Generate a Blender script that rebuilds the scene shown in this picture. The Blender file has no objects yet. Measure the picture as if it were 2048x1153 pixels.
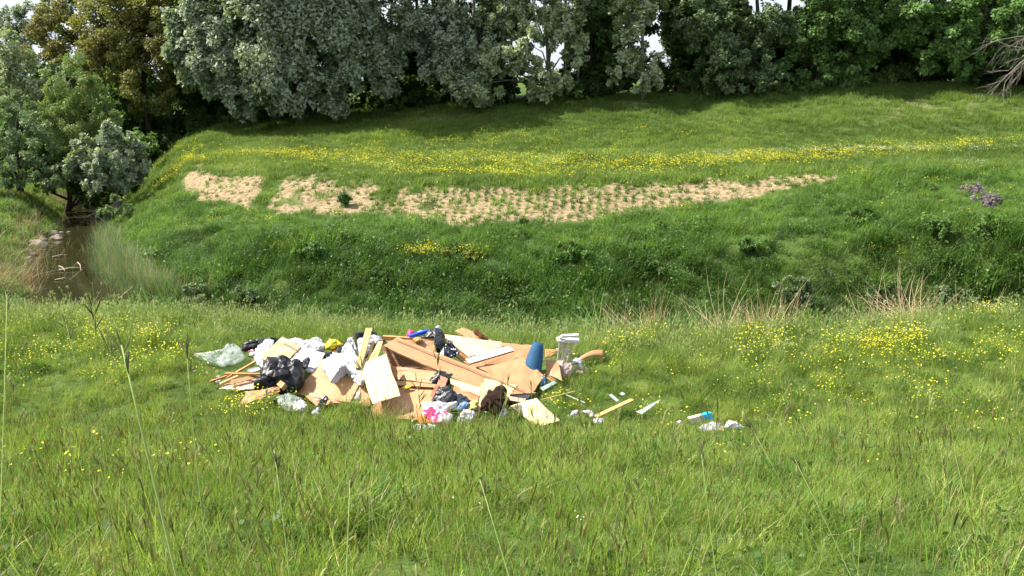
import bpy, math, random
import numpy as np
from mathutils import Vector
C = bpy.context; D = bpy.data; SC = C.scene; COL = SC.collection
rng = np.random.default_rng(7); random.seed(7)
R = math.radians
# ---------------------------------------------------------------- camera
PITCH = R(13.5); F = 1774.0
cam = D.objects.new('camera', D.cameras.new('camera')); COL.objects.link(cam)
cam.location = (0, 0, 0); cam.rotation_euler = (R(90) - PITCH, 0, 0)
cam.data.sensor_width = 36; cam.data.lens = 36 * F / 2048
cam.data.clip_start = 0.05; cam.data.clip_end = 2000
SC.camera = cam
# ---------------------------------------------------------------- light
SUN_EL, SUN_AZ = R(49), R(-80)          # azimuth from the view direction, minus = left
w = D.worlds.new('World'); SC.world = w; w.use_nodes = True
nt = w.node_tree; N = nt.nodes; L = nt.links
bg = N['Background']; bg.inputs['Strength'].default_value = 0.14
sky = N.new('ShaderNodeTexSky'); sky.sky_type = 'NISHITA'; sky.sun_disc = False
sky.sun_elevation = SUN_EL; sky.sun_rotation = SUN_AZ
sky.dust_density = 2.5; sky.air_density = 1.0
tc = N.new('ShaderNodeTexCoord'); mp = N.new('ShaderNodeMapping'); mp.inputs['Scale'].default_value = (1, 1, 2.6)
no = N.new('ShaderNodeTexNoise'); no.inputs['Scale'].default_value = 2.6; no.inputs['Detail'].default_value = 7
rp = N.new('ShaderNodeValToRGB'); rp.color_ramp.elements[0].position = .36; rp.color_ramp.elements[1].position = .62
rp.color_ramp.elements[0].color = (.45, .45, .45, 1)
mx = N.new('ShaderNodeMixRGB'); mx.inputs[2].default_value = (3.2, 3.45, 3.95, 1)
L.new(tc.outputs['Generated'], mp.inputs[0]); L.new(mp.outputs[0], no.inputs['Vector']); L.new(no.outputs['Fac'], rp.inputs[0])
L.new(rp.outputs[0], mx.inputs[0]); L.new(sky.outputs[0], mx.inputs[1]); L.new(mx.outputs[0], bg.inputs['Color'])
sd = D.lights.new('sun', 'SUN'); sd.energy = 5.0; sd.angle = R(0.53); sd.color = (1, .95, .86)
so = D.objects.new('sun', sd); COL.objects.link(so)
sdir = Vector((math.sin(SUN_AZ) * math.cos(SUN_EL), math.cos(SUN_AZ) * math.cos(SUN_EL), math.sin(SUN_EL)))
so.rotation_euler = sdir.to_track_quat('Z', 'Y').to_euler(); so.location = sdir * 60
vs = SC.view_settings; vs.view_transform = 'Standard'; vs.look = 'None'; vs.gamma = 1; vs.use_curve_mapping = False
vs.exposure = 1.15
SC.render.engine = 'CYCLES'
SC.cycles.max_bounces = 6; SC.cycles.diffuse_bounces = 3; SC.cycles.glossy_bounces = 2
SC.cycles.transmission_bounces = 4; SC.cycles.transparent_max_bounces = 10
SC.cycles.caustics_reflective = False; SC.cycles.caustics_refractive = False

# ---------------------------------------------------------------- numpy noise
def _h(ix, iy, iz, seed):
    n = (ix * 374761393 + iy * 668265263 + iz * 2147483647 + seed * 1274126177) & 0xffffffff
    n = ((n ^ (n >> 13)) * 1274126177) & 0xffffffff
    n = ((n ^ (n >> 16)) * 2246822519) & 0xffffffff
    return ((n ^ (n >> 15)) & 0xffff) / 65535.0
def vnoise(x, y, z=0.0, seed=0):
    x = np.asarray(x, float); y = np.asarray(y, float); z = np.asarray(z, float) + 0 * x
    ix = np.floor(x).astype(np.int64); iy = np.floor(y).astype(np.int64); iz = np.floor(z).astype(np.int64)
    fx = x - ix; fy = y - iy; fz = z - iz
    fx = fx * fx * (3 - 2 * fx); fy = fy * fy * (3 - 2 * fy); fz = fz * fz * (3 - 2 * fz)
    r = 0
    for a in (0, 1):
        for b in (0, 1):
            for c in (0, 1):
                wgt = (fx if a else 1 - fx) * (fy if b else 1 - fy) * (fz if c else 1 - fz)
                r = r + wgt * _h(ix + a, iy + b, iz + c, seed)
    return r
def fbm(x, y, z=0.0, oct=4, seed=0):
    t = 0; a = .5; f = 1.0
    for o in range(oct):
        t = t + a * vnoise(np.asarray(x) * f, np.asarray(y) * f, np.asarray(z) * f, seed + o * 17); a *= .5; f *= 2.03
    return t
def ridged(x, y, z, oct=3, seed=0):
    t = 0; a = .6; f = 1.0
    for o in range(oct):
        t = t + a * (1 - np.abs(2 * vnoise(x * f, y * f, z * f, seed + o * 31) - 1)); a *= .5; f *= 2.1
    return t

def facets(x, y, z, seed=0):
    """crumpled-sheet relief: random planes meeting in creases"""
    ix, iy, iz = [np.floor(a).astype(np.int64) for a in (x, y, z)]; b1 = np.full(x.shape, 9.); out = np.zeros(x.shape)
    for a in (-1, 0, 1):
        for b in (-1, 0, 1):
            for c in (-1, 0, 1):
                jx, jy, jz = ix + a, iy + b, iz + c
                dx, dy, dz = x - jx - _h(jx, jy, jz, seed), y - jy - _h(jx, jy, jz, seed + 1), z - jz - _h(jx, jy, jz, seed + 2)
                d = dx * dx + dy * dy + dz * dz
                g = [(_h(jx, jy, jz, seed + 3 + k) - .5) * 2 for k in range(4)]
                v = dx * g[0] + dy * g[1] + dz * g[2] + g[3] * .35; out = np.where(d < b1, v, out); b1 = np.minimum(b1, d)
    return out
# ---------------------------------------------------------------- pixel rays (photo pixels, 2048 wide) -> places in the world
cp, sp_ = math.cos(PITCH), math.sin(PITCH)
def ray(px, py):
    u = (np.asarray(px, float) - 1024) / F; v = (576.5 - np.asarray(py, float)) / F
    return u, cp + v * sp_, -sp_ + v * cp
def at_depth(px, py, Y):
    dx, dy, dz = ray(px, py); return dx / dy * Y, Y, dz / dy * Y
ZB = -4.95
def P(px, py, h=0.0):
    dx, dy, dz = ray(px, py); k = (ZB + h) / dz
    return np.array([dx * k, dy * k, ZB + h])
def to_px(X, Y, Z):
    d = Y * cp - Z * sp_; v = (Y * sp_ + Z * cp) / d
    return 1024 + F * X / d, 576.5 - F * v

# ---------------------------------------------------------------- terrain height
cols = [-150, 0, 250, 400, 600, 1024, 1400, 1700, 2048, 2250]
feat = [  # per feature line: (py, Y) for every column
    [(600, 28.5)] * 3 + [(610, 29)] + [(620, 28.8)] * 4 + [(605, 27)] * 2,
    [(480, 38), (480, 38), (480, 38), (465, 36.5), (480, 33), (492, 32), (487, 31.5), (478, 30), (450, 29), (445, 29)],
    [(410, 46), (410, 46), (412, 48), (397, 43), (432, 38), (447, 36), (418, 36.5), (352, 38), (345, 37), (345, 37)],
    [(392, 50), (392, 50), (384, 53), (345, 47), (360, 42.5), (368, 39.5), (360, 39), (347, 38.6), (338, 38), (338, 38)],
    [(345, 60), (345, 60), (335, 60), (312, 54), (305, 53), (300, 52), (295, 51), (290, 50), (285, 49), (285, 49)],
    [(315, 68), (315, 68), (300, 68), (258, 66), (238, 65), (205, 63), (193, 62), (172, 61), (178, 60), (178, 60)],
]
FS, FY, FZ = [], [], []
for row in feat:
    s_, y_, z_ = [], [], []
    for c, (py, Y) in zip(cols, row):
        X, _, Z = at_depth(c, py, Y); s_.append(X / Y); y_.append(Y); z_.append(Z)
    FS.append(s_); FY.append(y_); FZ.append(z_)
FZ[0] = [-7.9] * len(cols)
creek = np.array([[150, 22.0], [50, 21.5], [34, 22], [22, 22.6], [12, 23.4], [3, 24], [-4, 24.6], [-9.5, 26.5]] + [list(P_) for P_ in
        [(at_depth(160, 600, 31.3)[0], 31.3), (at_depth(134, 540, 36.3)[0], 36.3), (at_depth(146, 480, 42.5)[0], 42.5),
         (at_depth(172, 440, 49)[0], 49), (at_depth(186, 415, 54)[0], 54), (at_depth(200, 395, 62)[0], 62), (-34, 80), (-60, 120)]])
def creek_dist(X, Y):
    best = np.full(X.shape, 1e9)
    for a, b in zip(creek[:-1], creek[1:]):
        d = b - a; t = np.clip(((X - a[0]) * d[0] + (Y - a[1]) * d[1]) / (d @ d), 0, 1)
        best = np.minimum(best, np.hypot(X - a[0] - t * d[0], Y - a[1] - t * d[1]))
    return best
WATER = -8.0
def base_h(X, Y):
    s = X / np.maximum(Y, 6.0)
    s = np.clip(s, -.75, .75)
    fy = [np.interp(s, FS[i], FY[i]) for i in range(6)]; fz = [np.interp(s, FS[i], FZ[i]) for i in range(6)]
    near = np.where(Y < 11.6, -1.3 - (Y) * .314, -4.95)
    near = np.where(Y < 1, -1.6, near)
    lip = np.interp(s, [-.6, -.45, 0, .25, .35, .6], [18.8, 18.2, 16.7, 16.6, 17.0, 19.2])
    near = np.where(Y > lip, -4.95 - (Y - lip) * .62, near)
    z = near
    ky = [lip + 5.5] + fy + [fy[5] + 12, fy[5] + 400]
    kz = [-4.95 - 5.5 * .62 + 0 * s] + fz + [fz[5] + .4, fz[5] + .5]
    for a in range(len(ky) - 1):
        m = (Y >= ky[a]) & (Y < ky[a + 1])
        t = (Y - ky[a]) / (ky[a + 1] - ky[a])
        z = np.where(m, kz[a] * (1 - t) + kz[a + 1] * t, z)
    cd = creek_dist(X, Y)
    hw = np.interp(Y, [20, 28, 34, 45, 60], [2.2, 1.9, 1.5, 1.35, 1.4])
    carve = -8.55 + np.maximum(0, cd - hw * .8) * .85
    z = np.where(Y > 19, np.minimum(z, carve), z)
    return z, lip
GX0, GX1, GY0, GY1, GR = -80.0, 80.0, -10.0, 120.0, 0.25
gx = np.arange(GX0, GX1 + GR, GR); gy = np.arange(GY0, GY1 + GR, GR)
GXX, GYY = np.meshgrid(gx, gy)
HG, _l = base_h(GXX, GYY)
def blur(a, n):
    k = np.array([1, 4, 6, 4, 1]) / 16.
    for _ in range(n):
        p = np.pad(a, ((2, 2), (0, 0)), 'edge'); a = sum(k[i] * p[i:i + a.shape[0]] for i in range(5))
        p = np.pad(a, ((0, 0), (2, 2)), 'edge'); a = sum(k[i] * p[:, i:i + a.shape[1]] for i in range(5))
    return a
HG = blur(HG, 4)
bump = (fbm(GXX * .28, GYY * .28, oct=4, seed=3) - .47) * .9 + (fbm(GXX * 1.1, GYY * 1.1, oct=2, seed=9) - .37) * .32
calm = np.clip((np.hypot((GXX + 0) / 6, (GYY - 14) / 4) - 1) * 1.5, .08, 1) * np.where(GYY < 21, .35, .8)
soilz = np.exp(-((GYY - 38) / 5) ** 2)
HG = HG + bump * calm * (1 - .5 * soilz)
def height(X, Y):
    X = np.asarray(X, float); Y = np.asarray(Y, float)
    fx = np.clip((X - GX0) / GR, 0, len(gx) - 1.001); fy = np.clip((Y - GY0) / GR, 0, len(gy) - 1.001)
    i = fx.astype(int); j = fy.astype(int); fx = fx - i; fy = fy - j
    return HG[j, i] * (1 - fx) * (1 - fy) + HG[j, i + 1] * fx * (1 - fy) + HG[j + 1, i] * (1 - fx) * fy + HG[j + 1, i + 1] * fx * fy
def ground_hit(px, py, y0=3.0, y1=100.0):
    px = np.atleast_1d(np.asarray(px, float)); py = np.atleast_1d(np.asarray(py, float))
    dx, dy, dz = ray(px, py); sx = dx / dy; sz = dz / dy
    Y = np.full(px.shape, y0); done = np.zeros(px.shape, bool)
    st = .12
    for k in range(int((y1 - y0) / st)):
        Yn = Y + st; hit = (sz * Yn <= height(sx * Yn, Yn)) & ~done
        done |= hit; Y = np.where(done, Y, Yn)
    return np.stack([sx * Y, Y, height(sx * Y, Y)], 1), done

# ---------------------------------------------------------------- materials
def new_mat(name):
    m = D.materials.new(name); m.use_nodes = True; return m, m.node_tree.nodes, m.node_tree.links, m.node_tree.nodes['Principled BSDF']
def simple(name, col, rough=.6, spec=.3, var=.12, scale=6, bump=0, bscale=40, col2=None, alpha=1, metal=0):
    m, n, l, b = new_mat(name)
    b.inputs['Roughness'].default_value = rough; b.inputs['Specular IOR Level'].default_value = spec
    b.inputs['Metallic'].default_value = metal
    g = n.new('ShaderNodeTexCoord'); t = n.new('ShaderNodeTexNoise'); t.inputs['Scale'].default_value = scale; t.inputs['Detail'].default_value = 6
    l.new(g.outputs['Object'], t.inputs['Vector'])
    r = n.new('ShaderNodeValToRGB'); c2 = col2 or tuple(c * (1 - var * 2) for c in col)
    r.color_ramp.elements[0].position = .3; r.color_ramp.elements[1].position = .68
    r.color_ramp.elements[0].color = (*c2, 1); r.color_ramp.elements[1].color = (*[min(1, c * (1 + var * .5)) for c in col], 1)
    l.new(t.outputs['Fac'], r.inputs[0]); l.new(r.outputs[0], b.inputs['Base Color'])
    if bump:
        t2 = n.new('ShaderNodeTexNoise'); t2.inputs['Scale'].default_value = bscale; t2.inputs['Detail'].default_value = 5
        t2.inputs['Distortion'].default_value = .8
        l.new(g.outputs['Object'], t2.inputs['Vector'])
        bp = n.new('ShaderNodeBump'); bp.inputs['Strength'].default_value = bump; bp.inputs['Distance'].default_value = .02
        l.new(t2.outputs['Fac'], bp.inputs['Height']); l.new(bp.outputs[0], b.inputs['Normal'])
    if alpha < 1: b.inputs['Alpha'].default_value = alpha
    return m
def foliage(name, c1, c2, c3=None, trans=.35, rough=.55, scale=.35, under=None, rv=.35, spec=.3):
    """leaf material: hue varies over the ground by noise, and from leaf to leaf / tuft to tuft"""
    m, n, l, b = new_mat(name)
    b.inputs['Roughness'].default_value = rough; b.inputs['Specular IOR Level'].default_value = spec
    g = n.new('ShaderNodeNewGeometry'); t = n.new('ShaderNodeTexNoise'); t.inputs['Scale'].default_value = scale; t.inputs['Detail'].default_value = 4
    l.new(g.outputs['Position'], t.inputs['Vector'])
    r = n.new('ShaderNodeValToRGB'); e = r.color_ramp.elements
    e[0].position = .38; e[1].position = .62; e[0].color = (*c1, 1); e[1].color = (*c2, 1)
    if c3: q = e.new(.72); q.color = (*c3, 1)
    l.new(t.outputs['Fac'], r.inputs[0])
    oi = n.new('ShaderNodeObjectInfo'); at = n.new('ShaderNodeAttribute'); at.attribute_name = 'rnd'
    ad = n.new('ShaderNodeMath'); ad.operation = 'ADD'; l.new(oi.outputs['Random'], ad.inputs[0]); l.new(at.outputs['Fac'], ad.inputs[1])
    mr = n.new('ShaderNodeMapRange'); mr.inputs[1].default_value = 0; mr.inputs[2].default_value = 2
    mr.inputs[3].default_value = 1 - rv; mr.inputs[4].default_value = 1 + rv; l.new(ad.outputs[0], mr.inputs[0])
    hs = n.new('ShaderNodeHueSaturation'); l.new(mr.outputs[0], hs.inputs['Value']); l.new(r.outputs[0], hs.inputs['Color'])
    out = hs.outputs[0]
    if under:
        mx = n.new('ShaderNodeMixRGB'); mx.inputs[2].default_value = (*under, 1); l.new(g.outputs['Backfacing'], mx.inputs[0]); l.new(out, mx.inputs[1]); out = mx.outputs[0]
    l.new(out, b.inputs['Base Color'])
    tr = n.new('ShaderNodeBsdfTranslucent'); ms = n.new('ShaderNodeMixShader'); ms.inputs[0].default_value = trans
    br = n.new('ShaderNodeMixRGB'); br.blend_type = 'MULTIPLY'; br.inputs[0].default_value = 1; br.inputs[2].default_value = (1.25, 1.2, .6, 1)
    l.new(out, br.inputs[1]); l.new(br.outputs[0], tr.inputs['Color'])
    l.new(b.outputs[0], ms.inputs[1]); l.new(tr.outputs[0], ms.inputs[2]); l.new(ms.outputs[0], n['Material Output'].inputs['Surface'])
    return m

# ---------------------------------------------------------------- mesh helpers
def mesh_np(name, V, Fq, mats=(), mi=None, smooth=False, attrs=None):
    """V (n,3); Fq (m,k) constant face size, or list of faces"""
    me = D.meshes.new(name)
    if isinstance(Fq, np.ndarray):
        k = Fq.shape[1]; m_ = Fq.shape[0]
        me.vertices.add(len(V)); me.vertices.foreach_set('co', np.asarray(V, np.float32).ravel())
        me.loops.add(m_ * k); me.loops.foreach_set('vertex_index', Fq.astype(np.int32).ravel())
        me.polygons.add(m_); me.polygons.foreach_set('loop_start', np.arange(0, m_ * k, k, dtype=np.int32))
        me.update(calc_edges=True)
    else:
        me.from_pydata([tuple(v) for v in V], [], [tuple(f) for f in Fq]); me.update()
    for m in mats: me.materials.append(m)
    if mi is not None: me.polygons.foreach_set('material_index', np.asarray(mi, np.int32))
    if smooth: me.polygons.foreach_set('use_smooth', np.ones(len(me.polygons), bool))
    for an, av in (attrs or {}).items():
        a = me.attributes.new(an, 'FLOAT', 'POINT'); a.data.foreach_set('value', np.asarray(av, np.float32))
    return me
def link(name, me, parent=None, label=None, cat=None, group=None, kind=None, loc=None):
    o = D.objects.new(name, me); COL.objects.link(o)
    if parent is not None: o.parent = parent
    if loc is not None: o.location = loc
    if label: o['label'] = label
    if cat: o['category'] = cat
    if group: o['group'] = group
    if kind: o['kind'] = kind
    return o
def empty(name, loc, label, cat, group=None):
    o = link(name, None, None, label, cat, group); o.empty_display_size = .1; o.location = tuple(float(v) for v in loc); return o
class MB:
    def __init__(s): s.V = []; s.F = []; s.M = []; s.n = 0
    def add(s, V, Fl, m=0):
        V = np.asarray(V, float); s.V.append(V); s.F += [tuple(int(i) + s.n for i in f) for f in Fl]; s.M += [m] * len(Fl); s.n += len(V)
    def tube(s, pts, rad, seg=6, m=0, cap=True):
        pts = np.asarray(pts, float); n = len(pts); rad = np.broadcast_to(rad, n)
        V = []; prev = None
        for i in range(n):
            t = pts[min(i + 1, n - 1)] - pts[max(i - 1, 0)]; t /= np.linalg.norm(t) + 1e-9
            a = np.cross(t, [0, 0, 1.]) if prev is None else np.cross(t, np.cross(prev, t))
            if np.linalg.norm(a) < 1e-3: a = np.array([1., 0, 0])
            a /= np.linalg.norm(a); b = np.cross(t, a); prev = a
            for k in range(seg):
                q = 2 * math.pi * k / seg; V.append(pts[i] + rad[i] * (a * math.cos(q) + b * math.sin(q)))
        Fl = [(i * seg + k, i * seg + (k + 1) % seg, (i + 1) * seg + (k + 1) % seg, (i + 1) * seg + k) for i in range(n - 1) for k in range(seg)]
        if cap: Fl += [tuple(range(seg))[::-1], tuple((n - 1) * seg + k for k in range(seg))]
        s.add(V, Fl, m)
    def mesh(s, name, mats=(), smooth=False, origin=(0, 0, 0)):
        V = np.concatenate(s.V) - np.asarray(origin)
        return mesh_np(name, V, s.F, mats, s.M, smooth)

# ---------------------------------------------------------------- ground sheet
SOIL_TOP = [(365, 348), (400, 343), (470, 347), (560, 352), (640, 358), (720, 370), (800, 378), (900, 380), (1000, 380), (1100, 378), (1200, 373), (1300, 368), (1400, 363), (1500, 361), (1600, 352), (1690, 349)]
SOIL_BOT = [(365, 385), (400, 400), (470, 412), (560, 428), (640, 425), (720, 424), (800, 436), (900, 449), (1000, 447), (1100, 447), (1200, 436), (1300, 424), (1400, 410), (1500, 392), (1600, 372), (1690, 352)]
def soil_mask(X, Y, Z):
    px, py = to_px(X, Y, Z)
    t = np.interp(px, [p[0] for p in SOIL_TOP], [p[1] for p in SOIL_TOP]); b = np.interp(px, [p[0] for p in SOIL_BOT], [p[1] for p in SOIL_BOT])
    e = (fbm(X * .9, Y * .9, oct=4, seed=5) - .47) * 34 + (fbm(X * 4, Y * 1.2, oct=3, seed=6) - .45) * np.interp(px, [700, 900], [60, 34])
    d = np.minimum(py - t + e, b - py + e * .6)
    d = d + np.interp(px, [1350, 1500, 1690], [0, 5, 9]); d = np.minimum(d, (px - 372) * .5); d = np.minimum(d, (1700 - px) * .5)
    m = np.clip((d + np.interp(px, [500, 1200, 1650], [7, 8, 1])) / 12, 0, 1)
    gaps = [(505, 550, .95), (735, 800, .45), (465, 490, .4), (1445, 1470, .25)]
    g = 0
    q = px + (py - 400) * .55
    for a, b_, k in gaps: g = np.maximum(g, k * np.clip(np.minimum(q - a, b_ - q) / 12, 0, 1))
    m = m * (1 - g)
    m = m * np.maximum(np.interp(fbm(X * 1.6, Y * .6, oct=4, seed=15), [.24, .36], [.35, 1]), np.interp(px, [780, 950], [0, .95]))
    m = m * (Y > 32) * (Y < 55)
    return m
def near_soil(X, Y, Z):        # trodden, worn patches on the far levee and the path end
    px, py = to_px(X, Y, Z); m = 0
    for cx, cy, rx, ry, k in [(1840, 215, 170, 30, .55), (1960, 190, 80, 16, .8), (1700, 245, 90, 14, .45), (470, 302, 45, 7, .9), (1280, 205, 60, 8, .5)]:
        m = np.maximum(m, k * np.clip(1.4 - np.hypot((px - cx) / rx, (py - cy) / ry), 0, 1))
    return m * (fbm(X * 2, Y * 2, oct=3, seed=77) > .44)
ns = 470
sv = np.sinh(np.linspace(-1, 1, ns) * 1.6) / np.sinh(1.6) * .95
yv = np.concatenate([np.linspace(-8, 10, 40, endpoint=False), np.linspace(10, 20, 40, endpoint=False), np.linspace(20, 30, 60, endpoint=False), np.linspace(30, 46, 150, endpoint=False),
                     np.linspace(46, 66, 80, endpoint=False), np.geomspace(66, 600, 40)])
S2, Y2 = np.meshgrid(sv, yv); X2 = S2 * (np.maximum(Y2, 0) + 12) * np.where(Y2 > 100, 1.5, 1)
Z2 = height(X2, Y2)
V = np.stack([X2, Y2, Z2], -1).reshape(-1, 3)
nr = len(yv); ii = np.arange(nr - 1)[:, None] * ns + np.arange(ns - 1)[None, :]
Fq = np.stack([ii, ii + 1, ii + ns + 1, ii + ns], -1).reshape(-1, 4)
sm = soil_mask(V[:, 0], V[:, 1], V[:, 2]); ns2 = near_soil(V[:, 0], V[:, 1], V[:, 2])
m, n, l, b = new_mat('ground')
b.inputs['Roughness'].default_value = .95; b.inputs['Specular IOR Level'].default_value = .1
g = n.new('ShaderNodeNewGeometry')
def nz(sc, det=6):
    t = n.new('ShaderNodeTexNoise'); t.inputs['Scale'].default_value = sc; t.inputs['Detail'].default_value = det; l.new(g.outputs['Position'], t.inputs['Vector']); return t
def ramp(fac, *st):
    r = n.new('ShaderNodeValToRGB'); e = r.color_ramp.elements
    e[0].position, e[0].color = st[0][0], (*st[0][1], 1); e[1].position, e[1].color = st[-1][0], (*st[-1][1], 1)
    for p, c in st[1:-1]: q = e.new(p); q.color = (*c, 1)
    l.new(fac, r.inputs[0]); return r
gr = ramp(nz(1.7).outputs['Fac'], (.35, (.045, .075, .015)), (.65, (.085, .13, .03)))
so_ = ramp(nz(5.5, 9).outputs['Fac'], (.3, (.11, .08, .045)), (.5, (.26, .195, .11)), (.68, (.36, .28, .165)))
at = n.new('ShaderNodeAttribute'); at.attribute_name = 'soil'
bk = n.new('ShaderNodeMath'); bk.operation = 'MULTIPLY_ADD'; bk.inputs[1].default_value = .9; l.new(nz(9, 4).outputs['Fac'], bk.inputs[0]); bk.inputs[2].default_value = -.45
ad = n.new('ShaderNodeMath'); ad.use_clamp = True; l.new(at.outputs['Fac'], ad.inputs[0]); l.new(bk.outputs[0], ad.inputs[1])
rr = ramp(ad.outputs[0], (.28, (0, 0, 0)), (.62, (1, 1, 1)))
mx = n.new('ShaderNodeMixRGB'); l.new(rr.outputs[0], mx.inputs[0]); l.new(gr.outputs[0], mx.inputs[1]); l.new(so_.outputs[0], mx.inputs[2])
l.new(mx.outputs[0], b.inputs['Base Color'])
bp = n.new('ShaderNodeBump'); bp.inputs['Strength'].default_value = .8; bp.inputs['Distance'].default_value = .08; l.new(nz(14, 8).outputs['Fac'], bp.inputs['Height']); l.new(bp.outputs[0], b.inputs['Normal'])
M_ground = m
link('ground', mesh_np('ground', V, Fq, [M_ground], smooth=True, attrs={'soil': np.maximum(sm, ns2 * .75)}), kind='structure')

# water
m, n, l, b = new_mat('creek_water')
b.inputs['Base Color'].default_value = (.022, .021, .009, 1); b.inputs['Roughness'].default_value = .06; b.inputs['IOR'].default_value = 1.33
t = n.new('ShaderNodeTexNoise'); t.inputs['Scale'].default_value = 1.6; t.inputs['Detail'].default_value = 5; g = n.new('ShaderNodeNewGeometry'); l.new(g.outputs['Position'], t.inputs['Vector'])
bp = n.new('ShaderNodeBump'); bp.inputs['Strength'].default_value = .12; bp.inputs['Distance'].default_value = .05; l.new(t.outputs['Fac'], bp.inputs['Height']); l.new(bp.outputs[0], b.inputs['Normal'])
M_water = m
cc = [creek[0]]
for a, b_ in zip(creek[:-1], creek[1:]):
    for k in range(1, 5): cc.append(a + (b_ - a) * k / 4)
cc = np.array(cc); tg = np.gradient(cc, axis=0); tg /= np.linalg.norm(tg, axis=1)[:, None]; nn = np.stack([-tg[:, 1], tg[:, 0]], 1)
V = []; 
for k in range(len(cc)): V += [(*(cc[k] + nn[k] * 4.0), WATER), (*(cc[k] - nn[k] * 4.0), WATER)]
link('water', mesh_np('water', np.array(V), np.array([[2 * k, 2 * k + 1, 2 * k + 3, 2 * k + 2] for k in range(len(cc) - 1)]), [M_water]), kind='structure')

# ---------------------------------------------------------------- grass prototypes (instanced)
def blades(nb, h, r, wd, bend, segs=3, rn=None, hv=.55, lean=.35):
    rn = rn or rng
    ang = rn.uniform(0, 2 * math.pi, nb); rad = r * np.sqrt(rn.uniform(0, 1, nb)); bx, by = rad * np.cos(ang), rad * np.sin(ang)
    dirn = rn.uniform(0, 2 * math.pi, nb); hh = h * rn.uniform(1 - hv, 1 + hv * .4, nb); ln = rn.uniform(0, lean, nb); bd = bend * rn.uniform(.3, 1.3, nb)
    wv = dirn + math.pi / 2 + rn.uniform(-.5, .5, nb); ww = wd * rn.uniform(.6, 1.2, nb)
    V = []; rn_ = rn.uniform(0, 1, nb); A = []
    for k in range(segs + 1):
        t = k / segs; off = hh * (ln * t + bd * t * t); z = hh * (t - .45 * bd * t * t)
        wk = ww * (1 - t ** 1.6) * .5 + .0004
        cx, cy = bx + off * np.cos(dirn), by + off * np.sin(dirn)
        V.append(np.stack([cx - wk * np.cos(wv), cy - wk * np.sin(wv), z], 1)); V.append(np.stack([cx + wk * np.cos(wv), cy + wk * np.sin(wv), z], 1)); A += [rn_, rn_]
    V = np.stack(V, 1); A = np.stack(A, 1).ravel(); nv = 2 * (segs + 1)
    b0 = np.arange(nb)[:, None] * nv
    Fq = np.concatenate([b0 + np.array([[2 * k, 2 * k + 1, 2 * k + 3, 2 * k + 2]]) for k in range(segs)], 0)
    return V.reshape(-1, 3), Fq, A
def heads(nb, h, r, stemw, hl, hw, droop, rn=None, lean=.2, nf=5):
    """stems with drooping feathery seed heads. returns stems and heads as quads"""
    rn = rn or rng; V = []; Fq = []; M = []; A = []
    def quad(a, b, wa, wb, wdir, m, rv):
        i = len(V); V.extend([a - wdir * wa, a + wdir * wa, b + wdir * wb, b - wdir * wb]); Fq.append([i, i + 1, i + 2, i + 3]); M.append(m); A.extend([rv] * 4)
    for _ in range(nb):
        q = rn.uniform(0, 6.28); rr_ = r * math.sqrt(rn.uniform()); p = np.array([rr_ * math.cos(q), rr_ * math.sin(q), 0]); hh = h * rn.uniform(.7, 1.15)
        d = rn.uniform(0, 6.28); dv = np.array([math.cos(d), math.sin(d), 0]); ln = rn.uniform(.02, lean); rv = rn.uniform()
        wd_ = np.array([math.cos(d + 1.57), math.sin(d + 1.57), 0]); prev = p; pts = [p]
        for k in range(1, 5):
            t = k / 4; nx = p + dv * hh * ln * t * t + np.array([0, 0, hh * t]); quad(prev, nx, stemw, stemw, wd_, 0, rv); prev = nx
        for k in range(nf):
            a2 = d + rn.uniform(-1.2, 1.2); dd = np.array([math.cos(a2), math.sin(a2), 0]); st = prev - np.array([0, 0, hl * .5 * k / nf])
            mid = st + dd * hl * .45 * droop + np.array([0, 0, hl * (.55 - .3 * droop)]); end = mid + dd * hl * .35 * droop + np.array([0, 0, hl * (.45 - 1.0 * droop)])
            wq = np.array([-dd[1], dd[0], 0]); quad(st, mid, hw * .3, hw, wq, 1, rv); quad(mid, end, hw, hw * .15, wq, 1, rv)
    return np.array(V), np.array(Fq), np.array(A), np.array(M)
def leafy(nl, h, r, ls, rn=None):
    """bushy weed: small leaves through a low dome"""
    rn = rn or rng
    p = rn.normal(size=(nl, 3)); p /= np.linalg.norm(p, axis=1)[:, None]; p *= rn.uniform(.4, 1, nl)[:, None] ** .5; p[:, 2] = np.abs(p[:, 2]) * h; p[:, :2] *= r
    return leafquads(p, ls, rn, up=.6)
def leafquads(p, ls, rn, up=.4, asp=.6, drop=0.0, flat=None):
    nl = len(p); nrm = rn.normal(size=(nl, 3)); nrm[:, 2] = np.abs(nrm[:, 2]) + up
    if flat is not None: nrm = nrm + flat
    nrm /= np.linalg.norm(nrm, axis=1)[:, None]
    a = rn.normal(size=(nl, 3)); a[:, 2] -= drop; a -= nrm * (a * nrm).sum(1)[:, None]; a /= np.linalg.norm(a, axis=1)[:, None]; b = np.cross(nrm, a)
    s = ls * rn.choice([.5, .75, 1., 1.5], nl, p=[.25, .3, .3, .15])[:, None] * rn.uniform(.85, 1.15, nl)[:, None]
    V = np.stack([p, p + a * s * .5 + b * s * .5 * asp, p + a * s, p + a * s * .5 - b * s * .5 * asp], 1).reshape(-1, 3)
    Fq = np.arange(nl * 4).reshape(-1, 4); A = np.repeat(rn.uniform(0, 1, nl), 4)
    return V, Fq, A
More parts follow.
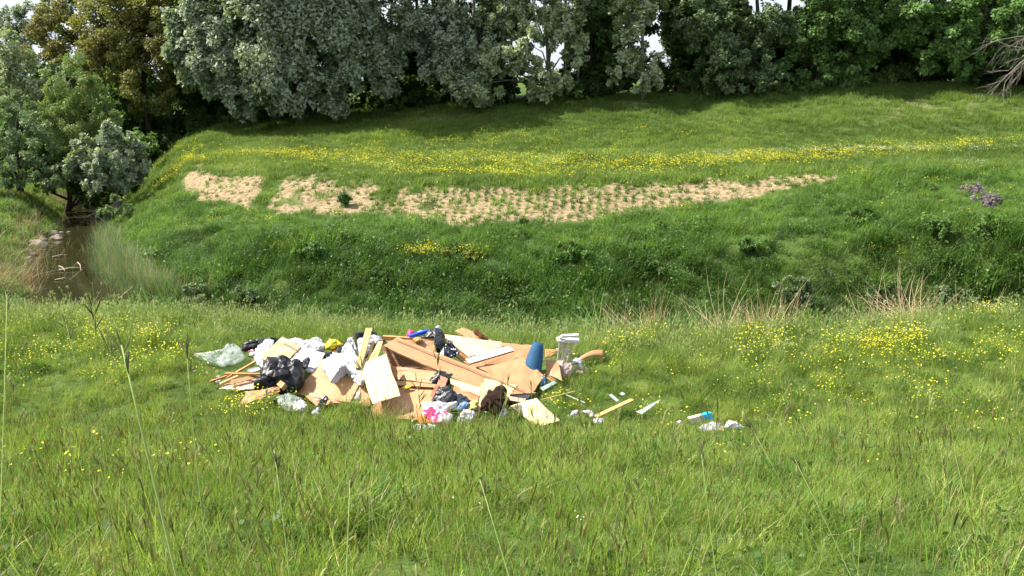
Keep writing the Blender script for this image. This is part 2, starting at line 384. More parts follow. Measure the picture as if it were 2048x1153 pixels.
def flowers(nf, h, r, fs, stemw, rn=None, petals=5):
    rn = rn or rng; V = []; Fq = []; M = []; A = []
    for _ in range(nf):
        q = rn.uniform(0, 6.28); rr_ = r * math.sqrt(rn.uniform()); p = np.array([rr_ * math.cos(q), rr_ * math.sin(q), 0]); hh = h * rn.uniform(.65, 1.15)
        top = p + np.array([rn.normal() * .08 * hh, rn.normal() * .08 * hh, hh]); i = len(V); wv = np.array([math.cos(q), math.sin(q), 0]) * stemw
        V.extend([p - wv, p + wv, top + wv, top - wv]); Fq.append([i, i + 1, i + 2, i + 3]); M.append(0); A.extend([.5] * 4)
        nrm = np.array([rn.normal() * .45, rn.normal() * .45, 1]); nrm /= np.linalg.norm(nrm); a = np.cross(nrm, [1, 0, 0]); a /= np.linalg.norm(a); b = np.cross(nrm, a); rv = rn.uniform()
        s = fs * rn.uniform(.7, 1.2); k0 = rn.uniform(0, 6.28)
        for k in range(petals):
            t = k0 + 6.283 * k / petals; u = a * math.cos(t) + b * math.sin(t); v = a * math.cos(t + .55) + b * math.sin(t + .55); u2 = a * math.cos(t - .55) + b * math.sin(t - .55)
            i = len(V); V.extend([top, top + v * s * .75 + nrm * s * .2, top + u * s + nrm * s * .35, top + u2 * s * .75 + nrm * s * .2]); Fq.append([i, i + 1, i + 2, i + 3]); M.append(1); A.extend([rv] * 4)
    return np.array(V), np.array(Fq), np.array(A), np.array(M)
G_near = foliage('meadow_grass', (.105, .20, .024), (.25, .345, .058), (.40, .43, .13), trans=.44, scale=1.6, rv=.7)
G_lip = foliage('pale_grass', (.17, .27, .065), (.26, .36, .10), (.35, .40, .16), trans=.42, scale=.8)
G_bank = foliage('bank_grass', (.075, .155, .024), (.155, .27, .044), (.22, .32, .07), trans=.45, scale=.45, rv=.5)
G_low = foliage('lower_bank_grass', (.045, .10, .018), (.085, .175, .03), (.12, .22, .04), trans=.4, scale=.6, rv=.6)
G_far = foliage('far_meadow_grass', (.10, .17, .03), (.17, .255, .05), (.25, .30, .09), trans=.45, scale=.22, rv=.45)
G_weed = foliage('broadleaf_weed', (.065, .14, .028), (.115, .21, .048), trans=.42, scale=.8, rv=.5)
G_head = foliage('seed_head', (.14, .13, .05), (.20, .22, .06), (.30, .34, .10), trans=.3, scale=3, rv=.65)
G_pale = foliage('pale_seed_head', (.26, .31, .13), (.36, .38, .18), trans=.35, scale=3)
G_yel = foliage('yellow_petal', (.78, .68, .03), (.86, .78, .06), trans=.3, scale=2, rv=.15)
G_whi = foliage('white_petal', (.7, .7, .62), (.8, .8, .75), trans=.3, scale=2, rv=.1)
G_pur = foliage('mauve_petal', (.20, .16, .20), (.30, .23, .29), trans=.3, scale=2, rv=.2)
G_straw = foliage('dry_straw', (.38, .27, .15), (.52, .40, .24), trans=.2, scale=1.5, rv=.35)
G_reed = foliage('reed_leaf', (.10, .19, .09), (.17, .27, .13), (.26, .30, .16), trans=.35, scale=.9)
def proto(name, parts, mats):
    V = []; Fq = []; M = []; A = []; n = 0
    for p in parts:
        v, f, a = p[0], p[1], p[2]; mi = p[3]
        V.append(v); Fq.append(f + n); A.append(a); M.append(np.full(len(f), mi) if np.isscalar(mi) else mi); n += len(v)
    me = mesh_np(name, np.concatenate(V), np.concatenate(Fq), mats, np.concatenate(M), attrs={'rnd': np.concatenate(A)})
    return D.objects.new(name, me)
def collection(name, objs):
    c = D.collections.new(name)
    for o in objs: c.objects.link(o)
    return c
def hd(x, off): return (x[0], x[1], x[2], x[3] + off)
near_c = collection('near_tufts', [proto('tuft_%d' % i, [(*blades(60, .29, .15, .0045, .5, 3, hv=.75, lean=.4), 0), (*leafy(16, .14, .15, .036), 2), (*blades(4, .28, .13, .0045, .5, 3), 3)] +
        ([hd(heads(3, .40, .15, .0011, .07, .0026, .25, nf=4), 0)] if i < 4 else []), [G_near, G_head, G_weed, G_straw]) for i in range(7)] + [proto('tuft_w%d' % i, [(*leafy(70, .22, .2, .05), 2), (*blades(14, .30, .18, .006, .5, 3, hv=.7), 0), (*blades(5, .26, .18, .006, .6, 3), 3)], [G_near, G_head, G_weed, G_straw]) for i in range(2)])
brome_c = collection('brome_tufts', [proto('brome_%d' % i, [(*blades(8, .36, .12, .006, .3, 3), 0), hd(heads(7, .46, .18, .0013, .085, .0030, .28, nf=5), 0)], [G_near, G_head]) for i in range(4)])
lip_c = collection('lip_tufts', [proto('lip_%d' % i, [(*blades(26, .42, .22, .009, .4, 3), 0), hd(heads(5, .62, .22, .0022, .10, .0075, .5, nf=4), 0)], [G_lip, G_pale]) for i in range(4)])
bank_c = collection('bank_tufts', [proto('bank_%d' % i, [(*blades(46, .52, .33, .020, .6, 3, lean=.5), 0)], [G_bank]) for i in range(4)] +
        [proto('bank_x%d' % i, [(*leafy(90, .40, .34, .075), 0), (*blades(14, .5, .3, .018, .4, 2), 1)], [G_weed, G_bank]) for i in range(3)])
far_c = collection('far_tufts', [proto('far_%d' % i, [(*blades(44, .26, .34, .020, .5, 2, lean=.5), 0)], [G_far]) for i in range(4)])
seed_c = collection('soil_tufts', [proto('soil_%d' % i, [(*blades(18, .15, .075, .02, .6, 2, lean=.6), 0)], [G_bank]) for i in range(3)])
yel_c = collection('buttercups', [proto('yel_%d' % i, [hd(flowers(6, .46, .22, .0165, .0014), 0)], [G_near, G_yel]) for i in range(4)])
yelf_c = collection('buttercups_far', [proto('yelf_%d' % i, [hd(flowers(9, .34, .36, .032, .003, petals=4), 0)], [G_far, G_yel]) for i in range(4)])
whi_c = collection('daisies', [proto('whi_%d' % i, [hd(flowers(5, .22, .2, .011, .0014), 0)], [G_near, G_whi]) for i in range(3)])
whif_c = collection('daisies_far', [proto('whif_%d' % i, [hd(flowers(9, .30, .36, .026, .003, petals=4), 0)], [G_far, G_whi]) for i in range(3)])
straw_c = collection('straw', [proto('straw_%d' % i, [(*blades(16, 1.6, .45, .017, .4, 4, lean=.7, hv=.8), 0)], [G_straw]) for i in range(4)])
reed_c = collection('reeds', [proto('reed_%d' % i, [(*blades(22, 1.5, .35, .03, .3, 4, lean=.3), 0), (*blades(6, 1.7, .3, .022, .2, 4, lean=.3), 1)], [G_reed, G_straw]) for i in range(4)])
oat_c = collection('wisps', [proto('wisp_%d' % i, [hd(heads(7, .95, .35, .003, .14, .008, .6, nf=4), 0)], [G_lip, G_pale]) for i in range(3)])

def scatter(name, coll, pts, scale, label=None, cat=None, tilt=.15, lean=(0, 0), rn=None):
    rn = rn or rng; n_ = len(pts); idx = rn.integers(0, len(coll.objects), n_)
    rot = np.stack([rn.normal(0, tilt, n_) + lean[0], rn.normal(0, tilt, n_) + lean[1], rn.uniform(0, 6.283, n_) if lean == (0, 0) else rn.normal(0, .4, n_)], 1)
    me = D.meshes.new(name); me.vertices.add(n_); me.vertices.foreach_set('co', np.asarray(pts, np.float32).ravel())
    a = me.attributes.new('rot', 'FLOAT_VECTOR', 'POINT'); a.data.foreach_set('vector', rot.astype(np.float32).ravel())
    a = me.attributes.new('scl', 'FLOAT', 'POINT'); a.data.foreach_set('value', np.asarray(scale, np.float32))
    a = me.attributes.new('pick', 'INT', 'POINT'); a.data.foreach_set('value', idx.astype(np.int32))
    ng = D.node_groups.new(name, 'GeometryNodeTree'); ng.interface.new_socket('Geometry', in_out='INPUT', socket_type='NodeSocketGeometry'); ng.interface.new_socket('Geometry', in_out='OUTPUT', socket_type='NodeSocketGeometry')
    n = ng.nodes; l = ng.links; gi = n.new('NodeGroupInput'); go = n.new('NodeGroupOutput')
    ci = n.new('GeometryNodeCollectionInfo'); ci.inputs['Collection'].default_value = coll; ci.inputs['Separate Children'].default_value = True; ci.inputs['Reset Children'].default_value = True
    ip = n.new('GeometryNodeInstanceOnPoints'); ip.inputs['Pick Instance'].default_value = True
    def na(nm, ty): q = n.new('GeometryNodeInputNamedAttribute'); q.data_type = ty; q.inputs['Name'].default_value = nm; return q.outputs['Attribute']
    er = n.new('FunctionNodeEulerToRotation'); l.new(na('rot', 'FLOAT_VECTOR'), er.inputs[0]); l.new(er.outputs[0], ip.inputs['Rotation'])
    l.new(na('scl', 'FLOAT'), ip.inputs['Scale']); l.new(na('pick', 'INT'), ip.inputs['Instance Index'])
    l.new(gi.outputs[0], ip.inputs['Points']); l.new(ci.outputs[0], ip.inputs['Instance']); l.new(ip.outputs[0], go.inputs[0])
    o = link(name, me, kind='stuff', label=label, cat=cat); md = o.modifiers.new('scatter', 'NODES'); md.node_group = ng
    return o
def sample(y0, y1, dens, smax=.72, sx=1.0):
    area = smax * (y1 * y1 - y0 * y0) + 4 * (y1 - y0); n_ = int(area * dens)
    Y = np.sqrt(rng.uniform(y0 * y0, y1 * y1, n_)); X = rng.uniform(-1, 1, n_) * (smax * Y + 2)
    return X, Y
def with_z(X, Y, dz=-.02): return np.stack([X, Y, height(X, Y) + dz], 1)
# the heap's footprint: no grass under it, short trodden grass round it
heap_px = [(400, 745), (425, 715), (480, 700), (560, 690), (700, 690), (880, 685), (1080, 705), (1150, 715), (1215, 722), (1190, 745), (1120, 765), (1085, 790), (1110, 842), (1070, 845), (1010, 825), (950, 840), (870, 868), (825, 860), (835, 832), (740, 832), (640, 822), (560, 820), (480, 805), (430, 775)]
heap = np.array([P(a, b)[:2] for a, b in heap_px])
def inside(X, Y, poly):
    r = np.zeros(X.shape, bool); j = len(poly) - 1
    for i in range(len(poly)):
        xi, yi = poly[i]; xj, yj = poly[j]
        r ^= ((yi > Y) != (yj > Y)) & (X < (xj - xi) * (Y - yi) / (yj - yi + 1e-12) + xi); j = i
    return r
def poly_dist(X, Y, poly):
    b = np.full(X.shape, 1e9)
    for i in range(len(poly)):
        a = poly[i - 1]; d = poly[i] - a; t = np.clip(((X - a[0]) * d[0] + (Y - a[1]) * d[1]) / (d @ d), 0, 1); b = np.minimum(b, np.hypot(X - a[0] - t * d[0], Y - a[1] - t * d[1]))
    return b
def lipY(X, Y): return np.interp(X / np.maximum(Y, 6), [-.6, -.45, 0, .25, .35, .6], [18.8, 18.2, 16.7, 16.6, 17.0, 19.2])

# foreground meadow
X, Y = sample(.6, 20.5, 95, .70)
keep = (Y < lipY(X, Y) + 1.0) & ~(inside(X, Y, heap) & (poly_dist(X, Y, heap) > .12))
keep &= (rng.uniform(size=len(X)) < np.interp(Y, [0, 6, 20], [.75, 1, 1]))
X, Y = X[keep], Y[keep]
hd_ = np.where(inside(X, Y, heap), 0, poly_dist(X, Y, heap))
patch = fbm(X * .8, Y * .8, oct=3, seed=21)
tf, _ = ground_hit(np.array([700, 690, 712, 705, 720, 696, 684, 560, 575, 1010, 1050, 730] * 3), np.array([826, 830, 828, 836, 832, 838, 834, 832, 836, 850, 862, 838] * 3)); X = np.r_[X, tf[:, 0] + rng.normal(0, .05, len(tf))]; Y = np.r_[Y, tf[:, 1] + rng.normal(0, .05, len(tf))]; hd_ = np.r_[hd_, np.full(len(tf), 1.1)]; patch = fbm(X * .8, Y * .8, oct=3, seed=21)
clump = np.clip((fbm(X * 3.2, Y * 3.2, oct=2, seed=71) - .18) / .38, .0, 1.3)
scl = (.40 + .80 * patch) * (.36 + .88 * clump) * np.where((Y < 12.9) & (X > -1.6), np.clip(.42 + hd_ * .7, .42, 1), np.clip(.72 + hd_ * .6, .72, 1)) * rng.uniform(.75, 1.25, len(X))
far_side = np.minimum(np.hypot((X - 3.0) / 1.0, (Y - 12) / 1.0), np.hypot((X - 1.5) / 1.2, (Y - 12.6) / 1.1))
scl = scl * np.clip(.75 + .5 * (far_side - .9), .75, 1)
scatter('meadow_grass', near_c, with_z(X, Y), scl, 'tall green meadow grass filling the foreground slope', 'grass', tilt=.26)
X, Y = sample(1.6, 12.5, 17, .68); k = (poly_dist(X, Y, heap) > 1.0) & (np.hypot((X - 3.0) / 1.4, (Y - 11.7) / 1.7) > 1) & ~inside(X, Y, heap) & (rng.uniform(size=len(X)) < np.clip(1.15 - Y / 14 - .5 * (X > 1) + .8 * (fbm(X * .6, Y * .6, seed=4) - .45), .03, 1))
X, Y = X[k], Y[k]; scatter('brome_grass', brome_c, with_z(X, Y), rng.uniform(.7, 1.15, len(X)), 'brome grass with drooping purplish brown seed heads in the foreground', 'grass', tilt=.22)
X, Y = sample(14.6, 20.2, 42, .72); ly = lipY(X, Y); k = (Y > ly - 2.2 + (fbm(X, Y, seed=2) - .5) * 2) & (Y < ly + 1.6) & ~inside(X, Y, heap)
X, Y = X[k], Y[k]; scatter('edge_grass', lip_c, with_z(X, Y), rng.uniform(.4, .8, len(X)), 'pale oat grass along the near edge of the creek', 'grass')
X, Y = sample(16.3, 20.3, 1.6, .72); scatter('wispy_grass', oat_c, with_z(X, Y), rng.uniform(.4, .8, len(X)), 'thin wispy stems standing above the near creek edge', 'grass')

tall_c = collection('tall_stems', [proto('tall_%d' % i, [hd(heads(2, .95, .2, .0013, .12, .0030, .35, nf=7, lean=.35), 0)], [G_lip, G_head]) for i in range(5)])
X, Y = sample(2.2, 7.5, 3.2, .66); scatter('tall_seed_grass', tall_c, with_z(X, Y), rng.uniform(.6, 1.05, len(X)), 'thin tall grass stems with seed heads in the near foreground', 'grass', tilt=.12)
# near bank down to the creek, and far bank
X, Y = sample(16.6, 50, 17, .72)
cd = creek_dist(X, Y); sf = np.interp(X / Y, FS[2], FY[2])
k = (Y > lipY(X, Y) + .3) & (height(X, Y) > WATER - .1) & (Y < sf + 1.2)
X, Y = X[k], Y[k]; kk = soil_mask(X, Y, height(X, Y)) < rng.uniform(.05, .55, len(X)); X, Y = X[kk], Y[kk]
fl = fbm(X * .35, Y * .35, oct=4, seed=31)
f1 = np.interp(X / Y, FS[1], FY[1]); low = (Y < f1 - .3 + (fbm(X * .8, Y * .8, oct=3, seed=19) - .45) * 4) & (Y > 24.5) & (X / Y > -.40)
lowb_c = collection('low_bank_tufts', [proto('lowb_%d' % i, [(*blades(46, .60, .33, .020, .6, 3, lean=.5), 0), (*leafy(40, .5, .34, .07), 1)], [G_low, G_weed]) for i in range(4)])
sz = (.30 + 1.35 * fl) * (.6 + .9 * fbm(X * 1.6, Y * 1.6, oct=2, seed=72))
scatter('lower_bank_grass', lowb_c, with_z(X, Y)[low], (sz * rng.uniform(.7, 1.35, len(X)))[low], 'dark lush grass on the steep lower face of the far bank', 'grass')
X, Y, fl = X[~low], Y[~low], fl[~low]
scatter('bank_grass', bank_c, with_z(X, Y), (.30 + 1.35 * fl) * (.6 + .9 * fbm(X * 1.6, Y * 1.6, oct=2, seed=72)) * rng.uniform(.7, 1.35, len(X)) * np.interp(Y, [28, 36], [1.05, .75]), 'lush green grass and weeds covering the lower banks', 'grass')
X, Y = sample(31, 70, 17, .72)
Z = height(X, Y); sfl = np.interp(X / Y, FS[2], FY[2]); tree_y = np.interp(X / Y, FS[5], FY[5])
k = (Y > sfl + .3) & (soil_mask(X, Y, Z) < rng.uniform(.05, .55, len(X))) & (Y < tree_y + 3) & (Z > WATER + .1)
k &= ~((near_soil(X, Y, Z) > .25) & (rng.uniform(size=len(X)) < .75))
X, Y = X[k], Y[k]
fl = fbm(X * .5, Y * .5, oct=4, seed=33); lo = np.interp(X / Y, FS[3], FY[3]); brow = np.exp(-((Y - lo) / 1.4) ** 2)
scatter('far_grass', far_c, with_z(X, Y), (.42 + .95 * fl + .25 * brow) * rng.uniform(.55, 1.35, len(X)), 'mown green grass on the far meadow and levee', 'grass')
# darker leafy weeds on the lower face
X, Y = sample(24, 36, 13, .72); f1 = np.interp(X / Y, FS[1], FY[1]); q = fbm(X * .7, Y * .7, oct=3, seed=61)
k = (height(X, Y) > WATER + .1) & (Y > lipY(X, Y) + 1) & (rng.uniform(size=len(X)) < np.clip((q - .42) * 5, 0, .7)) & (Y < f1 + 1.5)
X, Y = X[k], Y[k]; weed_c = collection('weeds', [proto('weed_%d' % i, [(*leafy(130, .55, .36, .085), 0), (*blades(12, .7, .3, .02, .4, 2), 1)], [G_weed, G_bank]) for i in range(4)])
scatter('bank_weeds', weed_c, with_z(X, Y), rng.uniform(.45, 1.1, len(X)) ** 1.3, 'dark leafy nettles and weeds on the lower bank face', 'weeds')
# regrowth in rows on the bare slope
rx = []; ry = []
for row in np.arange(-16, 22, .38):
    yy = np.arange(34, 49, .15); xx = row + (yy - 38) * (.12 + row * .004) + rng.normal(0, .06, len(yy)); rx.append(xx); ry.append(yy + rng.normal(0, .05, len(yy)))
X = np.concatenate(rx); Y = np.concatenate(ry); Z = height(X, Y); mk = soil_mask(X, Y, Z); px, py = to_px(X, Y, Z)
q = fbm(X * .7, Y * .7, oct=3, seed=41)
pr = np.interp(px, [380, 640, 760, 900, 1400, 1480], [.30, .35, .8, 1, 1, .7]) * np.clip(.6 + 2.0 * (q - .38), .2, 1.3)
tp = np.interp(px, [p[0] for p in SOIL_TOP], [p[1] for p in SOIL_TOP]); bt = np.interp(px, [p[0] for p in SOIL_BOT], [p[1] for p in SOIL_BOT])
pr *= np.interp((py - tp) / np.maximum(bt - tp, 1), [0, .5, 1], [1.8, 1.0, .5])
k = (mk > .2) & (rng.uniform(size=len(X)) < pr); X, Y = X[k], Y[k]
scatter('regrowth_grass', seed_c, with_z(X, Y), rng.uniform(.6, 1.9, len(X)), 'small grass tufts growing in rows on the bare sandy slope', 'grass')

# flowers
def px_blobs(bl, y0=3., y1=90.):
    xs, ys = [], []
    for cx, cy, rx_, ry_, slope, n_ in bl:
        a = rng.normal(0, .5, n_) * rx_; b_ = rng.normal(0, .5, n_) * ry_ + a * slope; xs.append(cx + a); ys.append(cy + b_)
    p, ok = ground_hit(np.concatenate(xs), np.concatenate(ys), y0, y1); return p[ok]
near_f = [(1500, 690, 90, 14, .05, 50), (1600, 715, 160, 45, .0, 230), (1760, 705, 130, 36, 0, 230), (1850, 690, 130, 22, 0, 150), (1920, 720, 120, 35, 0, 160), (1350, 705, 90, 22, .1, 60), (1230, 720, 80, 30, .1, 40),
          (1380, 645, 60, 14, 0, 60), (1700, 790, 260, 60, 0, 90), (1980, 640, 80, 20, 0, 60), (1480, 760, 120, 40, 0, 30), (100, 680, 90, 18, 0, 70), (230, 690, 110, 30, 0, 130), (340, 735, 80, 28, 0, 70), (60, 740, 110, 40, 0, 50),
          (250, 760, 180, 40, 0, 60), (500, 840, 60, 20, 0, 40), (620, 850, 80, 18, 0, 20), (1200, 760, 50, 30, 0, 25), (1120, 830, 60, 25, 0, 20), (1450, 880, 260, 60, 0, 40), (250, 1000, 300, 90, 0, 26), (1800, 900, 250, 80, 0, 24), (400, 600, 320, 10, 0, 30), (1900, 830, 150, 40, 0, 30)]
p = px_blobs(near_f, 3, 20); p = p[~inside(p[:, 0], p[:, 1], heap)]; p = p[(fbm(p[:, 0] * 2.2, p[:, 1] * 2.2, oct=2, seed=88) > .36) & (rng.uniform(size=len(p)) < np.interp(p[:, 1], [5, 11], [.5, 1]))]; scatter('buttercups', yel_c, p, rng.uniform(.6, 1.05, len(p)), 'yellow buttercups scattered through the near meadow', 'flowers')
far_f = [(640, 316, 200, 12, .03, 260), (800, 328, 340, 26, .03, 330), (1000, 320, 300, 20, 0, 260), (1150, 338, 340, 24, -.02, 260), (960, 352, 200, 7, .03, 110), (1420, 328, 260, 16, -.05, 260), (1560, 318, 240, 16, -.05, 240), (1750, 306, 240, 16, -.05, 190),
         (1950, 290, 120, 8, -.05, 60), (350, 300, 60, 20, -.1, 90), (365, 335, 45, 9, -.85, 110), (400, 322, 60, 7, 0, 60), (520, 310, 120, 7, 0, 80), (1000, 280, 500, 22, -.05, 200), (700, 260, 200, 22, -.15, 50), (1350, 375, 400, 30, -.1, 40), (1900, 380, 200, 60, 0, 30),
         (840, 505, 40, 12, 0, 26), (885, 510, 40, 10, 0, 18), (945, 512, 30, 12, 0, 20), (1380, 425, 60, 8, 0, 14), (1800, 500, 60, 15, 0, 12), (500, 445, 300, 20, 0, 20), (1740, 352, 50, 4, 0, 20)]
p = px_blobs(far_f, 26, 90); scatter('far_buttercups', yelf_c, p, rng.uniform(.45, 1.0, len(p)), 'yellow buttercups in drifts across the far meadow', 'flowers')
p = px_blobs([(1700, 303, 300, 3, -.02, 160), (1900, 303, 120, 4, -.02, 50), (1500, 312, 200, 8, 0, 50), (1100, 322, 600, 12, 0, 90), (1950, 330, 120, 12, 0, 25)], 26, 90); scatter('far_daisies', whif_c, p, rng.uniform(.5, .9, len(p)), 'white daisies along the path line of the far meadow', 'flowers')
p = px_blobs([(880, 900, 100, 14, 0, 16), (1290, 890, 70, 12, 0, 18), (1230, 890, 60, 12, 0, 10), (1350, 950, 300, 60, 0, 12), (1000, 1020, 500, 80, 0, 8)], 3, 20); scatter('daisies', whi_c, p, rng.uniform(.5, .8, len(p)), 'tiny white daisies in the near grass', 'flowers')

# dry reeds by the creek on the right, reed bed and dead brush on the left
def bed(bl, y0=18): return px_blobs(bl, y0, 60)
xx = 1.5 + 11. * rng.uniform(0, 1, 900) ** .75; yy = lipY(xx, np.full(900, 18.)) + rng.uniform(.1, 3.0, 900); kr = fbm(xx * .8, yy * .8, oct=2, seed=81) > .38; p = with_z(xx[kr], yy[kr])
scatter('dry_reeds', straw_c, p, rng.uniform(.4, .8, len(p)), 'dry straw coloured reeds leaning in the creek bed at right', 'reeds', tilt=.22, lean=(-.1, -.6))
p = px_blobs([(216, 500, 26, 50, .3, 110), (250, 560, 60, 40, .35, 220), (320, 592, 80, 18, .2, 110)], 20, 60); scatter('green_reeds', reed_c, p, rng.uniform(.4, .8, len(p)), 'grey green reeds on the right bank of the creek', 'reeds', tilt=.12)
p = px_blobs([(30, 570, 90, 22, 0, 170), (80, 530, 60, 40, .3, 70), (120, 400, 20, 12, 0, 30), (50, 470, 70, 60, 0, 60), (20, 520, 60, 40, 0, 40)], 20.5, 60); scatter('dead_brush', straw_c, p, rng.uniform(.3, .7, len(p)), 'dry tan brush and dead stems on the left creek bank', 'brush', tilt=.5)

# ---------------------------------------------------------------- trees
M_barkg = simple('grey_bark', (.24, .22, .18), .9, .1, .35, 9, .6, 30)
M_barkd = simple('dark_bark', (.07, .055, .04), .9, .1, .3, 9, .6, 30)
M_barkw = simple('pale_dead_bark', (.27, .24, .19), .9, .1, .2, 9, .3, 30)
L_silver = foliage('silver_poplar_leaf', (.12, .19, .085), (.19, .26, .125), trans=.36, scale=1.4, under=(.32, .38, .26), rv=.35, rough=.5)
L_bright = foliage('bright_poplar_leaf', (.19, .27, .09), (.28, .36, .14), trans=.38, scale=1.4, under=(.38, .43, .26), rv=.3, rough=.5)
L_green = foliage('green_leaf', (.08, .155, .038), (.13, .23, .058), trans=.38, scale=1.0, rv=.45)
L_dark = foliage('dark_leaf', (.045, .09, .02), (.08, .14, .03), trans=.36, scale=.8, rv=.45)
L_olive = foliage('olive_brown_leaf', (.16, .15, .04), (.19, .22, .055), trans=.42, scale=.5, rv=.4)
L_willow = foliage('willow_leaf', (.13, .20, .05), (.20, .28, .08), trans=.36, scale=.9, rv=.35)
L_grey = foliage('grey_green_leaf', (.11, .175, .07), (.18, .25, .11), trans=.3, scale=1.1, rv=.35)
def lobe_pts(c, r, n_, rn, sub=None, hang=False):
    c = np.array(c, float); r = np.array(r, float)
    K = sub or max(8, int(17 * (r.mean()) ** 1.3))
    d = rn.normal(size=(K, 3)); d /= np.linalg.norm(d, axis=1)[:, None]; d *= rn.uniform(.55, 1.12, K)[:, None]
    cc_ = c + d * r; sr = r.mean() * rn.uniform(.10, .34, K)
    wts = sr ** 2; wts /= wts.sum(); which = rn.choice(K, n_, p=wts)
    g_ = rn.normal(size=(n_, 3)); g_ /= np.linalg.norm(g_, axis=1)[:, None]; g_ *= (rn.uniform(.2, 1, n_) ** .45)[:, None]
    g_ = g_ * ([.92, .92, 1.12] if hang else [1, 1, .8])
    return cc_[which] + g_ * sr[which][:, None], cc_
def leaftris(p, ls, rn, up, asp, drop, flat):
    nl = len(p); nrm = rn.normal(size=(nl, 3)); nrm[:, 2] = np.abs(nrm[:, 2]) + up; nrm = nrm + flat; nrm /= np.linalg.norm(nrm, axis=1)[:, None]
    a = rn.normal(size=(nl, 3)); a[:, 2] -= drop; a -= nrm * (a * nrm).sum(1)[:, None]; a /= np.linalg.norm(a, axis=1)[:, None]; b = np.cross(nrm, a)
    s = ls * rn.choice([.55, .8, 1.05, 1.5], nl, p=[.25, .3, .3, .15])[:, None] * rn.uniform(.85, 1.15, nl)[:, None]
    V = np.stack([p, p + a * s + b * s * .55 * asp, p + a * s * .75 - b * s * .65 * asp], 1).reshape(-1, 3)
    return V, np.arange(nl * 3).reshape(-1, 3), np.repeat(rn.uniform(0, 1, nl), 3)
def tree(name, label, cat, lobes, leaf, bark, ls, dens, base_px=None, base=None, seed=0, trunk_r=.22, group=None, limbs=True, asp=.65, drop=0., twigs=0, top=None):
    """lobes: (px, py, Y, rpx, squash) ; leaf count from lobe size * dens"""
    rn = np.random.default_rng(seed + 1000)
    LB = []
    for q in lobes:
        px, py, Y, rp_ = q[:4]; sq = q[4] if len(q) > 4 else 1.0
        c = np.array(at_depth(px, py, Y)); r = rp_ * Y / F; LB.append((c, np.array([r, r * .8, r * sq])))
    if base is None:
        if base_px is None: bx = LB[0][0][0]; by = LB[0][0][1]
        else: bx = at_depth(base_px[0], 300, base_px[1])[0]; by = base_px[1]
        base = np.array([bx, by, float(height(bx, by)) - .1])
    base = np.array(base, float)
    if top:   # crown carries on above the picture
        for k in range(top[0]):
            LB.append((base + np.array([rn.uniform(-1, 1) * top[2], rn.uniform(-.5, .8) * top[2], max(top[1], 7.9 - base[2]) + rn.uniform(-.5, 3)]), np.array([top[3], top[3], top[3] * .9])))
    root = empty(name, base, label, cat, group)
    Vs, Fs, As = [], [], []; n = 0; mb = MB()
    zt = max(c[2] for c, r in LB)
    # trunk
    axis = [base]; tot = zt - base[2]; dx = rn.normal(0, .03, 2); cen = np.mean([c for c, r in LB], 0)
    for k in range(1, 7):
        t = k / 6; axis.append(base + np.array([(cen[0] - base[0]) * t ** 1.5 * .8 + dx[0] * tot * t + rn.normal(0, .06), (cen[1] - base[1]) * t ** 1.5 * .8, tot * t * .92]))
    axis = np.array(axis); mb.tube(axis, np.linspace(trunk_r, trunk_r * .22, 7), 7)
    for li, (c, r) in enumerate(LB):
        hi = li >= len(lobes); vol = (r[0] * r[2]) ; nl = int(max(150, dens * vol * (.4 if hi else 1.2)))
        p_, sc_ = lobe_pts(c, r, nl, rn, hang=leaf.name.startswith(('silver', 'bright', 'willow')))
        gz = height(p_[:, 0], p_[:, 1]) + .05; p_[:, 2] = np.maximum(p_[:, 2], gz)
        out = (p_ - c) / r
        v, f, a = leaftris(p_, ls * (1.5 if hi else 1.0), rn, .25, asp * 1.25, drop, out * .7); Vs.append(v); Fs.append(f + n); As.append(a); n += len(v)
        if limbs:
            zz = min(max(c[2] - r[2] * 1.2, base[2] + tot * .12), zt * .95); t = np.clip((zz - base[2]) / max(tot, .1), .08, .9)
            i = t * 6; i0 = int(min(i, 5)); st = axis[i0] * (1 - (i - i0)) + axis[i0 + 1] * (i - i0)
            mid = st * .5 + c * .5 + np.array([0, 0, r[2] * .25]) + rn.normal(0, .15, 3)
            mb.tube([st, mid, c], [trunk_r * .42, trunk_r * .25, trunk_r * .1], 5, cap=False)
            for s_ in sc_[:: max(1, len(sc_) // 6)]:
                mb.tube([c, (c + s_) / 2 + rn.normal(0, .08, 3), s_], [trunk_r * .1, trunk_r * .07, .008], 3, cap=False)
    V = np.concatenate(Vs) - base
    link('crown', mesh_np('crown', V, np.concatenate(Fs), [leaf], attrs={'rnd': np.concatenate(As)}), root)
    link('trunk', mb.mesh('trunk', [bark], True, base), root)
    return root
T = tree
# big silver poplar
T('poplar_tree', 'largest silver poplar with drooping grey green crown, left of centre on the far levee', 'tree',
  [(520, 60, 62, 110), (640, 70, 61, 95), (430, 110, 62, 75), (740, 110, 62, 55, 1.3), (560, 150, 60.5, 70), (660, 175, 60.5, 40, 1.3), (480, 190, 61, 48), (700, 30, 62, 90), (450, 30, 63, 90), (390, 60, 62, 60), (775, 160, 62, 28, 1.4), (600, 0, 62, 110), (495, 225, 61, 20, 1.3), (775, 45, 62, 48), (790, 100, 62, 34, 1.2)],
  L_silver, M_barkg, .21, 1350, (605, 63), seed=1, trunk_r=.3, top=(6, 10, 6, 3.0))
T('poplar_tree', 'round silvery poplar at the middle of the far levee, left of the drooping bright branches', 'tree',
  [(910, 120, 61.5, 55), (870, 130, 61.5, 35, 1.2), (960, 80, 62, 50), (940, 165, 61, 38), (900, 70, 62, 45), (850, 40, 62.5, 45), (930, 15, 62.5, 50)], L_silver, M_barkg, .2, 1500, (960, 63), seed=2, trunk_r=.2, top=(2, 9, 2.5, 2.0))
